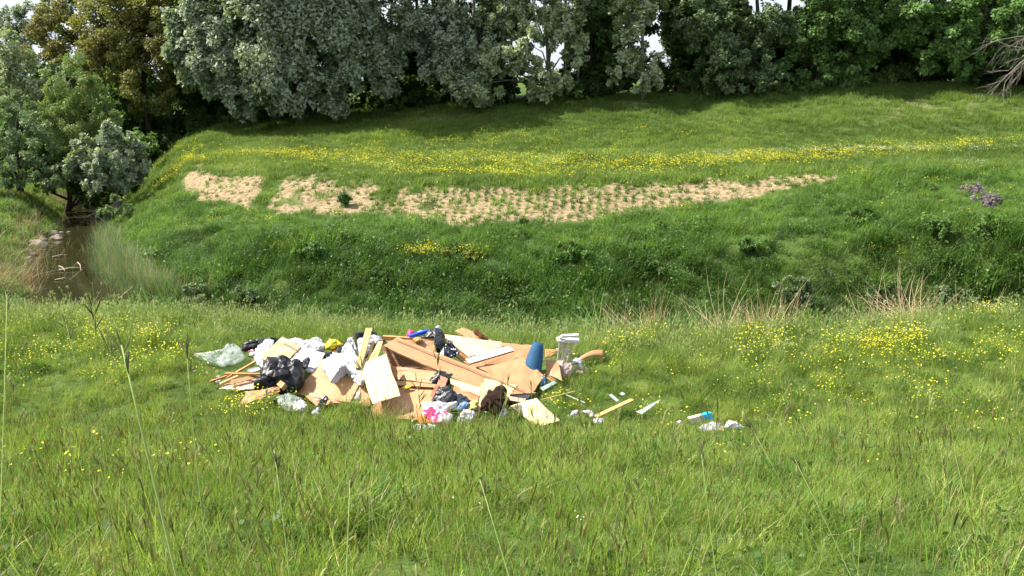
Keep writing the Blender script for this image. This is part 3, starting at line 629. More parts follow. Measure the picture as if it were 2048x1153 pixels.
T('poplar_tree', 'pale bright poplar with low drooping branches at the centre of the far levee', 'tree',
  [(950, 170, 60.6, 48, .7), (1010, 110, 61, 40), (975, 130, 61, 34), (1150, 110, 61, 24, 1.2), (1060, 90, 61, 36), (1085, 165, 60.5, 36, .9), (1125, 160, 60.5, 26), (1040, 140, 60.5, 26, .8), (905, 160, 60.6, 24), (1130, 60, 61.5, 38, 1.3), (1075, 20, 62, 50), (990, 30, 62, 40)],
  L_bright, M_barkg, .19, 1500, (1095, 62.5), seed=3, trunk_r=.17, top=(2, 9, 2.5, 2.0))
T('poplar_tree', 'slim pale poplar with open crown and thin bright trunk, right of centre', 'tree',
  [(1240, 130, 60.6, 28, .8), (1300, 150, 60.6, 28, .8), (1265, 90, 61, 34, 1.2), (1285, 160, 60.5, 24), (1320, 120, 61, 20), (1260, 35, 61.5, 42), (1300, 10, 62, 34), (1225, 155, 60.6, 14)],
  L_bright, M_barkg, .17, 1050, (1282, 61.5), seed=4, trunk_r=.15, top=(2, 9, 1.5, 1.6))
T('poplar_tree', 'bushy green poplar reaching lowest over the far levee, right of centre', 'tree',
  [(1680, 100, 60.5, 62, 1.1), (1700, 150, 60, 40, .8), (1640, 150, 60, 38), (1740, 60, 61, 55), (1620, 60, 61, 60), (1590, 140, 60.5, 34), (1690, 20, 61, 70)], L_green, M_barkd, .2, 1300, (1670, 62), seed=5, trunk_r=.25, top=(3, 9, 3, 2.6))
T('poplar_tree', 'grey green poplar with a twig hanging low, left of the bushy poplar', 'tree',
  [(1460, 70, 61, 60), (1500, 120, 60.6, 46), (1440, 140, 61, 40), (1530, 40, 61, 60), (1480, 178, 60.3, 24, .6), (1540, 155, 60.6, 34), (1400, 40, 61.5, 50)], L_grey, M_barkd, .18, 850, (1500, 62), seed=6, trunk_r=.22, top=(3, 9, 3, 2.4))
T('poplar_tree', 'spreading green poplar at the right end of the far levee, above the dead branches', 'tree',
  [(1900, 60, 60, 60), (1960, 50, 60, 60, 1.1), (1860, 110, 59.5, 34), (1930, 125, 59.5, 34), (1990, 105, 59, 40), (2050, 60, 59, 60), (1830, 30, 60.5, 60), (2100, 100, 59, 50)], L_green, M_barkd, .2, 1150, (1940, 62), seed=7, trunk_r=.3, top=(4, 9, 4, 2.6))
T('oak_tree', 'olive brown broad tree in fresh leaf, left of the largest poplar', 'tree',
  [(230, 60, 66, 80), (310, 90, 65.5, 75), (210, 130, 66, 55), (290, 160, 65, 60), (370, 150, 65, 48), (250, 10, 67, 70), (340, 20, 66, 60)], L_olive, M_barkd, .17, 1300, (300, 68), seed=8, trunk_r=.28)
T('oak_tree', 'olive tree with thinner crown at the top left, behind the broad olive tree', 'tree',
  [(110, 60, 72, 50), (80, 110, 71, 45), (140, 100, 71, 45), (130, 150, 70, 40)], L_olive, M_barkd, .17, 950, (110, 73), seed=9, trunk_r=.2)
T('poplar_tree', 'silver crowned tree poking up at the top left below the open sky', 'tree',
  [(110, 22, 78, 34), (70, 45, 78, 36), (30, 60, 78, 38), (150, 30, 78, 32), (10, 90, 77, 40)], L_silver, M_barkg, .2, 900, (90, 78), seed=10)
T('poplar_tree', 'spiky whitish poplar at the left edge with upright shoots', 'tree',
  [(20, 110, 58, 34, 1.5), (50, 150, 58, 28, 1.4), (-10, 160, 58, 50, 1.2), (75, 190, 58, 24), (35, 200, 58, 40)], L_bright, M_barkg, .17, 850, (20, 58.5), seed=11)
T('willow_tree', 'yellow green feathery willow on the left creek bank', 'tree',
  [(140, 160, 53, 46, 1.1), (175, 200, 52.5, 44), (110, 270, 52, 44), (215, 225, 52, 30), (120, 220, 52.5, 42), (160, 260, 52, 46), (100, 180, 53, 24), (200, 250, 52, 26)], L_willow, M_barkg, .13, 2400, (170, 54), seed=12, asp=.3, trunk_r=.16, drop=.6)
T('willow_tree', 'low grey green willow bush at the left edge of the picture', 'bush',
  [(20, 260, 50, 50), (70, 290, 50, 44), (20, 330, 49, 50), (-50, 300, 50, 60), (70, 345, 49, 36), (10, 365, 48.5, 30, .8), (110, 355, 49, 34), (50, 225, 51, 40)], L_grey, M_barkd, .13, 2200, (30, 51), seed=13, asp=.35)
T('poplar_sapling', 'whitish leaved poplar shrub hanging over the creek', 'shrub',
  [(210, 270, 49, 34), (180, 300, 49, 30), (245, 300, 48.5, 34), (215, 335, 48.5, 36), (270, 325, 49, 32), (160, 335, 49, 34), (240, 350, 48.5, 30), (190, 360, 48.5, 30), (285, 350, 49, 20)], L_silver, M_barkg, .16, 2100, (225, 50), seed=14)
T('dark_bush', 'dark green bush shading the mouth of the creek under the willow', 'bush',
  [(110, 330, 51, 40), (150, 360, 52, 40), (200, 375, 53, 36), (250, 365, 51, 28, .8), (90, 370, 52, 26), (230, 395, 53, 14), (170, 390, 55, 30)], L_dark, M_barkd, .16, 1700, (120, 53), seed=15)
T('creek_bush', 'small grey green bush on the right bank where the creek leaves the trees', 'bush',
  [(225, 410, 46, 20, .8), (255, 420, 46, 16, .7), (205, 425, 46, 12)], L_grey, M_barkg, .11, 3000, (235, 46.2), seed=16, trunk_r=.04)
T('dark_bush', 'green shrub between the creek shrub and the yellow flower bank', 'bush',
  [(285, 275, 60, 28, .8), (300, 300, 58, 18)], L_green, M_barkd, .15, 2200, (290, 60), seed=17, trunk_r=.08)
# darker trees and understorey behind the front row
back = [(-60, 150, 84), (60, 190, 66), (-20, 230, 70), (120, 250, 64), (170, 290, 62), (20, 160, 80), (180, 120, 80), (270, 240, 74), (190, 190, 78), (300, 225, 70), (400, 215, 69.5), (350, 190, 74), (460, 170, 70), (560, 140, 71), (680, 130, 71), (790, 120, 68), (830, 170, 67), (870, 60, 72), (1180, 130, 67), (1000, 165, 68), (1350, 110, 68), (1420, 100, 72), (1560, 100, 70), (1790, 90, 66), (1840, 60, 70), (1990, 100, 67), (2090, 120, 66), (1640, 60, 74), (1240, 120, 74), (1450, 130, 67), (1720, 110, 66.5), (1930, 70, 68)]
where = ['beyond the left edge', 'behind the spiky whitish poplar', 'low at the left edge behind the willow bush', 'right behind the yellow green willow', 'at the shaded creek mouth', 'tall behind the spiky whitish poplar', 'between the silver crowned and the broad olive tree', 'low behind the yellow green willow and olive tree', 'behind the broad olive tree', 'low between olive tree and largest poplar', 'in the dark hollow left of the largest poplar', 'deep behind the olive tree', 'just behind the left side of the largest poplar', 'hidden behind the middle of the largest poplar',
         'behind the right side of the largest poplar', 'in the dark gap right of the largest poplar', 'low in the gap beside the round silvery poplar', 'tall behind the round silvery poplar', 'right behind the drooping bright poplar', 'under the drooping bright poplar', 'immediately right of the slim pale poplar',
         'tall with sky showing through, left of the grey green poplar', 'between the grey green and the bushy poplar', 'right of the bushy poplar', 'tall behind the gap right of the bushy poplar', 'behind the spreading poplar at right', 'beyond the right edge', 'deep behind the bushy poplar', 'deep behind the slim pale poplar', 'low behind the grey green poplar', 'close behind the bushy poplar', 'close behind the spreading poplar at right']
back_roots = []
for i, (px, py, Y) in enumerate(back):
    low_ = 215 if 250 < px < 800 else (190 if px < 1500 else 165)
    if i >= 18:
        src = back_roots[9 + (i * 5) % 9]; bx_ = float(at_depth(px, 300, Y)[0]); by_ = Y + .3; sc_ = 1.0 + .12 * math.sin(i * 2.3)
        rt = empty('woodland_tree', (bx_, by_, float(height(bx_, by_)) - .1), 'dark green woodland tree ' + where[i], 'tree', 'dark trees behind the front row on the far levee')
        rt.rotation_euler = (0, 0, i * 1.9); rt.scale = (sc_, sc_, sc_ * (1.1 if i % 2 else .95))
        for ch in src.children: c2 = ch.copy(); COL.objects.link(c2); c2.parent = rt
        back_roots.append(rt); continue
    rn = np.random.default_rng(50 + i); lb = []
    low = 215 if 250 < px < 800 else (190 if px < 1500 else 165)
    low = float(to_px(at_depth(px, 200, Y)[0], Y, float(height(at_depth(px, 200, Y)[0], Y)))[1]) - 10; py = low - 80
    for k in range(6):
        lb.append((px + rn.uniform(-60, 60), py + rn.uniform(-70, 60), Y + rn.uniform(-1, 1), rn.uniform(34, 58)))
    for k in range(3): lb.append((px + rn.uniform(-65, 65), low - rn.uniform(0, 30), Y - .5, rn.uniform(26, 40), .9))
    sparse = px in (1350, 870)
    rt = T('woodland_tree', 'dark green woodland tree ' + where[i], 'tree', lb, L_dark if i % 3 else L_green, M_barkd, .24, 520 if sparse else 900, (px, Y + .3), seed=60 + i, trunk_r=.24, group='dark trees behind the front row on the far levee',
      top=(0 if i < 9 else 3, 8.5, 3, 2.6)); back_roots.append(rt)
# shrubs under the trees along the far levee top
ush = [(330, 235, 67), (400, 238, 66.5), (470, 232, 66), (540, 215, 66), (740, 195, 65.5), (800, 180, 65), (860, 178, 64.5), (930, 190, 64.5), (1010, 180, 64), (1070, 180, 64), (1150, 170, 64), (1210, 175, 64), (1340, 168, 63.5), (1390, 165, 63.5), (1440, 168, 63), (1570, 168, 63), (1620, 165, 63), (1760, 152, 62.5), (1830, 155, 62), (1900, 150, 62), (1975, 145, 62), (2060, 140, 62), (625, 205, 66), (675, 200, 66)]
uw = ['at the foot of the olive tree', 'in the shade left of the path end', 'behind the worn path end', 'left of the leaning poplar trunk', 'right of the largest poplar trunk', 'at the dark gap right of the largest poplar', 'left of the round silvery poplar', 'under the round silvery poplar', 'left under the drooping bright poplar', 'right under the drooping bright poplar',
      'right of the drooping bright poplar', 'left of the slim pale poplar', 'right of the slim pale poplar', 'with pale yellow leaves right of the slim poplar', 'left under the grey green poplar', 'right under the grey green poplar', 'left under the bushy poplar', 'right of the bushy poplar, yellow green', 'right of the yellow green shrub', 'at the black shade hole', 'left of the dead branches', 'behind the dead branches', 'under the middle of the largest poplar', 'right under the largest poplar']
shrub_roots = []
for i, (px, py, Y) in enumerate(ush):
    if i >= 6 and i not in (13, 17):
        src = shrub_roots[(i * 5) % 6]; bx_ = float(at_depth(px, 300, Y)[0]); rt = empty('shrub', (bx_, Y, float(height(bx_, Y)) - .1), 'dark green shrub ' + uw[i], 'shrub', 'shrubs under the trees along the far levee')
        rt.rotation_euler = (0, 0, i * 2.1); sc_ = .85 + .3 * ((i * 37) % 10) / 10; rt.scale = (sc_, sc_, sc_)
        for ch in src.children: c2 = ch.copy(); COL.objects.link(c2); c2.parent = rt
        continue
    rn = np.random.default_rng(150 + i)
    g0 = to_px(*[np.array(v) for v in (at_depth(px, 200, Y)[0], Y, float(height(at_depth(px, 200, Y)[0], Y)))])[1]
    lb = [(px + rn.uniform(-28, 28), float(g0) - rn.uniform(8, 26), Y + rn.uniform(-.4, .4), rn.uniform(15, 26)) for k in range(4)]
    rt = T('shrub', 'dark green shrub ' + uw[i], 'shrub', lb, [L_dark, L_dark, L_green][i % 3] if i not in (13, 17) else L_willow, M_barkd, .18, 1100, (px, Y), seed=160 + i, trunk_r=.06, group='shrubs under the trees along the far levee'); shrub_roots.append(rt)

# small bushes and single plants on the banks
def small_bush(name, label, px, py, rpx, leaf, ls=.08, dens=6000, squash=.8, cat='bush', n_=3, seed=0, up=0.5):
    g_, ok = ground_hit([px], [py], 19.5); g_ = g_[0]; rn = np.random.default_rng(seed); lb = []
    for k in range(n_): lb.append((px + rn.uniform(-.6, .6) * rpx, py - rpx * up - rn.uniform(-.2, .4) * rpx, g_[1] + rn.uniform(-.1, .1), rpx * rn.uniform(.5, .75), squash))
    return T(name, label, cat, lb, leaf, M_barkd, ls, dens, base=(g_[0], g_[1], g_[2] - .05), seed=seed + 5, trunk_r=.02)
small_bush('round_bush', 'round dark green bush growing alone on the bare sandy slope', 690, 412, 20, L_green, seed=1, n_=4)
small_bush('round_bush', 'small dark bush at the foot of the bare slope', 1045, 455, 18, L_dark, squash=.55, seed=2)
small_bush('mugwort_plant', 'pale grey green mugwort beside the reeds left of centre', 400, 606, 42, L_grey, .07, 3500, .7, 'plant', 5, 3)
small_bush('mugwort_plant', 'grey green mugwort right of the reed bed, behind the clear plastic', 490, 612, 34, L_grey, .07, 3500, .8, 'plant', 4, 4)
small_bush('mugwort_plant', 'tall grey green shrub among the dry reeds at right', 1600, 640, 44, L_grey, .07, 2600, 1.0, 'plant', 6, 5, 1.0)
small_bush('mugwort_plant', 'grey green plant standing above the near edge right of the heap', 1165, 650, 26, L_grey, .06, 2600, 1.0, 'plant', 4, 6, .6)
small_bush('mugwort_plant', 'thin grey green plant rising behind the heap', 990, 650, 18, L_grey, .05, 2600, 1.5, 'plant', 3, 7, 1.)
small_bush('mugwort_plant', 'grey green plant at the far right end of the dry reeds', 1900, 625, 44, L_grey, .07, 2000, .8, 'plant', 5, 8)
small_bush('mugwort_plant', 'dark weed clump right of the shrub among the dry reeds', 1770, 620, 40, L_green, .08, 2400, .7, 'plant', 5, 9)
mus = [(830, 515, 'left'), (885, 520, 'middle'), (945, 522, 'right')]
for i, (a, b_, wd_) in enumerate(mus):
    small_bush('mustard_plant', wd_ + ' one of three yellow flowering plants on the lower bank', a, b_, 17, foliage('mustard_leaf', (.16, .2, .03), (.3, .3, .04), (.6, .5, .03), scale=6), .07, 3200, .8, 'plant', 3, 20 + i)
for i, (a, b_, r_) in enumerate([(1945, 392, 15), (1965, 405, 16), (1985, 418, 15)]):
    small_bush('mauve_flower_plant', ['uppermost', 'middle', 'lowest'][i] + ' of the mauve flowering plants on the right bank', a, b_, r_ * 1.5, G_pur, .06, 2400, .6, 'plant', 5, 30 + i)
for i, (a, b_, r_, t_) in enumerate([(310, 520, 34, 'left of the lower bank above the reeds'), (620, 510, 36, 'on the brow of the lower bank left of the yellow plants'), (1150, 515, 40, 'on the lower bank below the bare slope'), (1300, 540, 44, 'on the lower bank right of centre'), (1720, 440, 34, 'high on the right bank'), (1880, 470, 40, 'below the mauve plants'), (1990, 450, 34, 'right of the mauve plants'), (760, 560, 40, 'low on the bank behind the heap'), (1500, 500, 38, 'on the right lower bank above the dry reeds'), (1860, 380, 26, 'left of the mauve plants')]):
    small_bush('weed_clump', 'dark leafy weed clump ' + t_, a, b_ + 8, r_, G_weed, .085, 2600, .5, 'plant', 5, 40 + i, .3)

# dead fallen tree at right
rn = np.random.default_rng(5); mb = MB(); b0 = np.array([at_depth(2100, 90, 57.5)[0], 57.5, 0.]); b0[2] = at_depth(2100, 60, 57.5)[2]
gb = np.array([b0[0] + .8, 58.5, float(height(b0[0] + .8, 58.5))])
mb.tube([gb, (gb + b0) / 2 + [.2, 0, .4], b0], [.16, .13, .1], 7)
def bough(p, d, ln, r, lv):
    pts = [p]; 
    for k in range(5): d = d + rn.normal(0, .10, 3) + np.array([0, 0, -.07]); d /= np.linalg.norm(d); pts.append(pts[-1] + d * ln / 5)
    mb.tube(pts, np.linspace(r, r * .3, 6), 4, cap=False)
    if lv:
        for k in range(5 if lv > 1 else 4):
            i = rn.integers(1, 6); q = d + rn.normal(0, .5, 3); q /= np.linalg.norm(q); bough(pts[i], q, ln * rn.uniform(.35, .6), r * .45, lv - 1)
for k in range(8):
    st = b0 + np.array([rn.uniform(-.6, .3), rn.uniform(-.4, .2), rn.uniform(-1.5, .3)]); bough(st, np.array([-1., rn.normal(0, .25), rn.uniform(-1.1, .25)]), rn.uniform(2.5, 4.0), .045, 2)
r_ = empty('dead_tree', gb, 'leafless dead tree with pale drooping branches at the right edge', 'tree'); link('branches', mb.mesh('branches', [M_barkw], True, gb), r_)

# pale bare trunks rising at the top centre
for i, (px, Y, r, ln) in enumerate([(905, 64, .10, -.02), (1000, 65, .14, .03), (1030, 64.5, .10, -.04), (1095, 64, .12, .05), (1130, 65, .13, 0), (1155, 66, .09, .04)]):
    b_ = np.array([at_depth(px, 190, Y)[0], Y, 0.]); b_[2] = float(height(b_[0], b_[1])) - .1; mb = MB(); rn = np.random.default_rng(i + 300)
    pts = [b_ + np.array([ln * t + rn.normal(0, .08), 0, t]) for t in np.linspace(0, 13, 9)]; mb.tube(pts, np.linspace(r, .06, 9), 7)
    crown_pts = []
    for k in range(9):
        j = rn.integers(3, 8); d = rn.normal(size=3); d[2] = abs(d[2]) + .6; d /= np.linalg.norm(d); e = pts[j] + d * rn.uniform(1.2, 2.6); mb.tube([pts[j], (pts[j] + e) / 2 + rn.normal(0, .1, 3), e], [.05, .035, .012], 4, cap=False); crown_pts.append(e)
    wl = ['leftmost, beside the round silvery poplar', 'second from the left', 'third from the left', 'above the drooping bright poplar', 'fifth from the left, darker', 'rightmost of the row'][i]
    rt = empty('bare_trunk_tree', b_, 'tall slim tree with pale bare trunk, ' + wl, 'tree', 'slim pale trunks at the top centre')
    link('trunk', mb.mesh('trunk', [M_barkg], True, b_), rt)
    cpz = np.concatenate([lobe_pts(e, (1.0, 1.0, 1.0), 480, rn)[0] for e in crown_pts]); v, f, a = leafquads(cpz, .16, rn)
    link('crown', mesh_np('crown', v - b_, f, [L_silver], attrs={'rnd': a}), rt)

# ---------------------------------------------------------------- stones and driftwood by the creek
M_rock = simple('river_rock', (.29, .25, .19), .9, .15, .45, 3, .9, 14)
def icos(sub=2):
    import bmesh
    bm = bmesh.new(); bmesh.ops.create_icosphere(bm, subdivisions=sub, radius=1); V = np.array([v.co[:] for v in bm.verts]); Fq = np.array([[v.index for v in f.verts] for f in bm.faces]); bm.free(); return V, Fq
IV, IF = icos(3)
rocks = [(70, 494, 40, 'largest flat pale rock on the left creek bank'), (82, 475, 14, 'small rock on top of the rock pile'), (60, 508, 24, 'grey rock just below the largest flat rock'), (88, 485, 14, 'rock touching the right end of the largest flat rock'), (110, 476, 16, 'rock nearest the water at the back'), (116, 490, 20, 'flat rock lying in the water'), (126, 479, 9, 'small stone in the water behind the flat rock'), (55, 524, 22, 'lowest rock of the pile near the dead brush'), (72, 484, 18, 'rounded rock behind the largest flat rock'), (140, 480, 6, 'tiny stone alone in the middle of the water')]
for i, (px, py, wpx, lab) in enumerate(rocks):
    g_, ok = ground_hit([px], [py + 5], 24); g_ = g_[0]; g_[2] = max(g_[2], WATER); s = wpx * g_[1] / F / 2 * 1.35
    V = IV.copy(); d = 1 + 1.3 * (fbm(V[:, 0] * 1.4 + i * 7, V[:, 1] * 1.4, V[:, 2] * 1.4, 3, seed=i) - .45); V = V * d[:, None]; V = np.floor(V * 3.0 + .5 * rng.uniform(size=3)) / 3.0 * .4 + V * .6
    V *= np.array([s, s * .8, s * .55]); link('rock', mesh_np('rock', V, IF, [M_rock]), None, lab, 'rock', 'rocks at the creek edge', loc=(g_[0], g_[1], g_[2] + s * .15))
M_drift = simple('driftwood', (.42, .34, .24), .9, .1, .3, 12, .4, 60)
for i, (a, b_, h_, r, lab) in enumerate([((118, 541), (168, 536), .05, .05, 'long pale driftwood pole floating across the creek'), ((118, 533), (130, 543), .2, .03, 'short stick leaning on the long driftwood pole'), ((155, 525), (162, 541), .3, .03, 'upright stick poking up from the floating pole'), ((105, 515), (135, 510), .05, .04, 'broken branch floating below the flat rock'),
                                         ((168, 436), (200, 425), .3, .05, 'forked branch in the water near the tree shade'), ((238, 598), (265, 575), .3, .03, 'dry forked stick in the reed bed by the near edge'), ((110, 560), (140, 558), .05, .025, 'thin stick floating nearest the near edge'), ((190, 432), (210, 446), .1, .04, 'second branch lying in the shaded water')]):
    def wp(px, py, z): dx, dy, dz = ray(px, py); k = (WATER + z) / dz; return np.array([dx * k, dy * k, WATER + z])
    p0 = wp(*a, .03); p1 = wp(*b_, h_); mid = (p0 + p1) / 2 + np.array([.05, 0, .05]); mb = MB(); mb.tube([p0, mid, p1], [r, r * .8, r * .5], 6)
    mb.tube([mid, mid + (p1 - p0) * .2 + [0, .1, .25]], [r * .4, r * .15], 4); link('driftwood_stick', mb.mesh('stick', [M_drift], True, p0), None, lab, 'stick', 'driftwood in the creek', loc=p0)

# ---------------------------------------------------------------- the heap of rubbish
def board(name, c, c2):
    m = simple(name, c, .5, .3, .1, 1.6, col2=c2); n = m.node_tree.nodes; l = m.node_tree.links; b = n['Principled BSDF']; base = b.inputs['Base Color'].links[0].from_socket
    g = n.new('ShaderNodeTexCoord'); mp = n.new('ShaderNodeMapping'); mp.inputs['Scale'].default_value = (3, 14, 26); mp.inputs['Rotation'].default_value = (.3, .5, .4)
    t = n.new('ShaderNodeTexNoise'); t.inputs['Scale'].default_value = 3; t.inputs['Detail'].default_value = 8; l.new(g.outputs['Object'], mp.inputs[0]); l.new(mp.outputs[0], t.inputs['Vector'])
    r_ = n.new('ShaderNodeValToRGB'); r_.color_ramp.elements[0].position = .35; r_.color_ramp.elements[1].position = .6; r_.color_ramp.elements[0].color = (.82, .78, .74, 1)
    mx = n.new('ShaderNodeMixRGB'); mx.blend_type = 'MULTIPLY'; mx.inputs[0].default_value = .8; l.new(t.outputs['Fac'], r_.inputs[0]); l.new(base, mx.inputs[1]); l.new(r_.outputs[0], mx.inputs[2])
    t2 = n.new('ShaderNodeTexNoise'); t2.inputs['Scale'].default_value = 4.5; t2.inputs['Detail'].default_value = 9; t2.inputs['Roughness'].default_value = .7; l.new(g.outputs['Object'], t2.inputs['Vector'])
    r2 = n.new('ShaderNodeValToRGB'); r2.color_ramp.elements[0].position = .58; r2.color_ramp.elements[1].position = .70; l.new(t2.outputs['Fac'], r2.inputs[0])
    m2 = n.new('ShaderNodeMixRGB'); m2.inputs[2].default_value = (.22, .16, .10, 1); k = n.new('ShaderNodeMath'); k.operation = 'MULTIPLY'; k.inputs[1].default_value = .5; l.new(r2.outputs[0], k.inputs[0]); l.new(k.outputs[0], m2.inputs[0])
    l.new(mx.outputs[0], m2.inputs[1]); l.new(m2.outputs[0], b.inputs['Base Color']); return m
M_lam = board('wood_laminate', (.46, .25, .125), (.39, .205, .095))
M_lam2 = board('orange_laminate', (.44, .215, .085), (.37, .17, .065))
M_brown_and_shade = board('brown_and_shade_laminate', (.29, .15, .08), (.22, .11, .06))  # brown trim, and tan laminate darkened in place of shade
M_edge = simple('chipboard_edge', (.36, .22, .11), .9, .1, .3, 60)
M_cream = simple('cream_board', (.66, .54, .30), .6, .3, .08, 3, col2=(.58, .45, .23))
M_white = simple('white_board', (.62, .58, .53), .5, .4, .06, 3, col2=(.50, .44, .38))
M_pinkb = simple('pale_pink_board', (.55, .40, .31), .6, .3, .1, 2.5, col2=(.46, .29, .20))
M_stain = simple('scraped_laminate', (.49, .265, .125), .6, .3, .1, 3.2)
nn_ = M_stain.node_tree; rr_ = [q for q in nn_.nodes if q.bl_idname == 'ShaderNodeValToRGB'][0].color_ramp
e_ = rr_.elements.new(.665); e_.color = (.50, .27, .13, 1); rr_.elements[-1].position = .70; rr_.elements[-1].color = (.62, .50, .42, 1)
M_pine = simple('pine_wood', (.56, .40, .17), .7, .2, .12, 14, .2, 90, col2=(.45, .28, .11))
M_stick = simple('orange_pine', (.50, .26, .10), .7, .2, .15, 10)
M_redw = simple('reddish_wood', (.36, .11, .055), .55, .3, .2, 10)
M_bark_b = simple('rotten_brown_wood', (.13, .055, .03), .9, .1, .3, 10, .5)
M_black = simple('black_plastic', (.014, .015, .018), .42, .32, .2, 3, .25, 7)
M_black2 = simple('dusty_black_plastic', (.025, .028, .032), .4, .45, .3, 4, .5, 8)
M_grey = simple('grey_plastic', (.40, .40, .42), .4, .4, .2, 5, .6, 12)
M_whitep = simple('white_plastic', (.56, .55, .56), .45, .4, .05, 5, .5, 10, col2=(.42, .41, .43))
M_film = simple('clear_film', (.55, .62, .56), .22, .6, .1, 5, .8, 8, alpha=.30)
M_film2 = simple('milky_film', (.72, .72, .74), .3, .55, .1, 5, .7, 8, alpha=.72)
M_yellow = simple('yellow_plastic', (.66, .52, .015), .5, .4, .08, 6, .4, 12)
M_orange = simple('orange_cloth', (.75, .20, .03), .8, .2, .1, 8, .4, 30)
M_pink = simple('pink_plastic', (.75, .03, .20), .5, .4, .1, 8, .4, 20)
M_blue = simple('blue_plastic', (.012, .08, .62), .35, .5, .1, 5)
M_mat = simple('blue_foam', (.022, .085, .17), .75, .25, .08, 5, .2, 60)
M_cloth = simple('white_cloth', (.66, .64, .67), .9, .1, .05, 10, .5, 30, col2=(.52, .50, .55))
M_pcloth = simple('pink_print_cloth', (.80, .72, .74), .9, .1, .1, 9, .5, 30, col2=(.75, .04, .16))
r0 = [q for q in M_pcloth.node_tree.nodes if q.bl_idname == 'ShaderNodeValToRGB'][0].color_ramp; r0.elements[0].position = .47; r0.elements[1].position = .55
M_bwprint = simple('dark_print_cloth', (.75, .76, .78), .8, .2, .05, 20, .4, 30, col2=(.012, .016, .03))
r0 = [q for q in M_bwprint.node_tree.nodes if q.bl_idname == 'ShaderNodeValToRGB'][0].color_ramp; r0.elements[0].position = .57; r0.elements[1].position = .60
M_jean = simple('light_denim', (.20, .33, .52), .9, .1, .2, 8, .5, 30)
M_dkjean = simple('dark_denim', (.05, .065, .09), .9, .1, .3, 8, .5, 30)
M_ycloth = simple('pale_yellow_cloth', (.55, .46, .18), .9, .1, .1, 8, .5, 30)
M_dbrown = simple('dark_brown_cloth', (.035, .020, .015), .95, .08, .2, 8, .5, 30)
M_foam = simple('crumbled_foam', (.50, .40, .34), .9, .1, .2, 14, .9, 30, col2=(.35, .25, .22))
M_wpaint = simple('white_painted_wood', (.62, .60, .54), .5, .4, .08, 10)
M_plate = simple('grey_plate', (.34, .35, .40), .4, .5, .1, 5)
M_cyan = simple('cyan_card', (.02, .42, .68), .5, .4, .1, 5)
M_cardc = simple('cream_card', (.60, .54, .40), .6, .3, .1, 9)
M_glass = simple('grey_glass', (.42, .50, .50), .12, .6, .1, 5, alpha=.8)
M_greeng = simple('pale_green_glass', (.45, .60, .52), .2, .6, .1, 5, alpha=.85)
M_black3 = simple('black_card', (.01, .01, .012), .7, .2, .1, 5)

def slab(name, label, cat, q, mats, t=.018, warp=0., n=7, group=None, seed=0, lines=()):
    """a board through four photo corners (px, py, height above the meadow), with real thickness"""
    c = [P(a, b, h + .07) for a, b, h in q]; nrm = np.cross(c[2] - c[0], c[3] - c[1]); nrm /= np.linalg.norm(nrm)
    if nrm @ (-c[0]) < 0: nrm = -nrm
    o_ = np.mean(c, 0); uu = np.linspace(0, 1, n); rows = []
    ph = seed * 1.7
    for v in uu:
        for u in uu:
            p_ = c[0] * (1 - u) * (1 - v) + c[1] * u * (1 - v) + c[2] * u * v + c[3] * (1 - u) * v
            if warp: p_ = p_ + nrm * warp * (math.sin(math.pi * u + .3 * math.sin(ph)) * math.cos(1.3 * math.pi * (v - .5)) + .4 * math.sin(5 * u + ph))
            rows.append(p_)
    top = np.array(rows); rj = np.random.default_rng(int(abs(q[0][0] * 7 + q[0][1]))); top = top + rj.normal(0, .004, top.shape) * (n > 3) + nrm * (rj.normal(0, .0025, (len(top), 1)) * (n > 3)); bot = top - nrm * t; V = np.concatenate([top, bot]); N2 = n * n; Fl = []; M = []
    flip = np.dot(np.cross(c[1] - c[0], c[3] - c[0]), nrm) < 0
    for j in range(n - 1):
        for i in range(n - 1):
            a = j * n + i; f = (a, a + 1, a + n + 1, a + n); g_ = tuple(N2 + k for k in f[::-1])
            if flip: f = f[::-1]; g_ = g_[::-1]
            Fl += [f, g_]; M += [0, 0]
    ring = [i for i in range(n)] + [j * n + n - 1 for j in range(1, n)] + [N2 - 1 - i for i in range(1, n)] + [j * n for j in range(n - 2, 0, -1)]
    for k in range(len(ring)):
        a, b = ring[k], ring[(k + 1) % len(ring)]; f = (b, a, a + N2, b + N2); 
        if flip: f = f[::-1]
        Fl.append(f); M.append(1)
    me = mesh_np(name, V - o_, Fl, [mats, M_edge] if not isinstance(mats, (tuple, list)) else list(mats), M)
    return link(name, me, None, label, cat, group, loc=o_), c, nrm
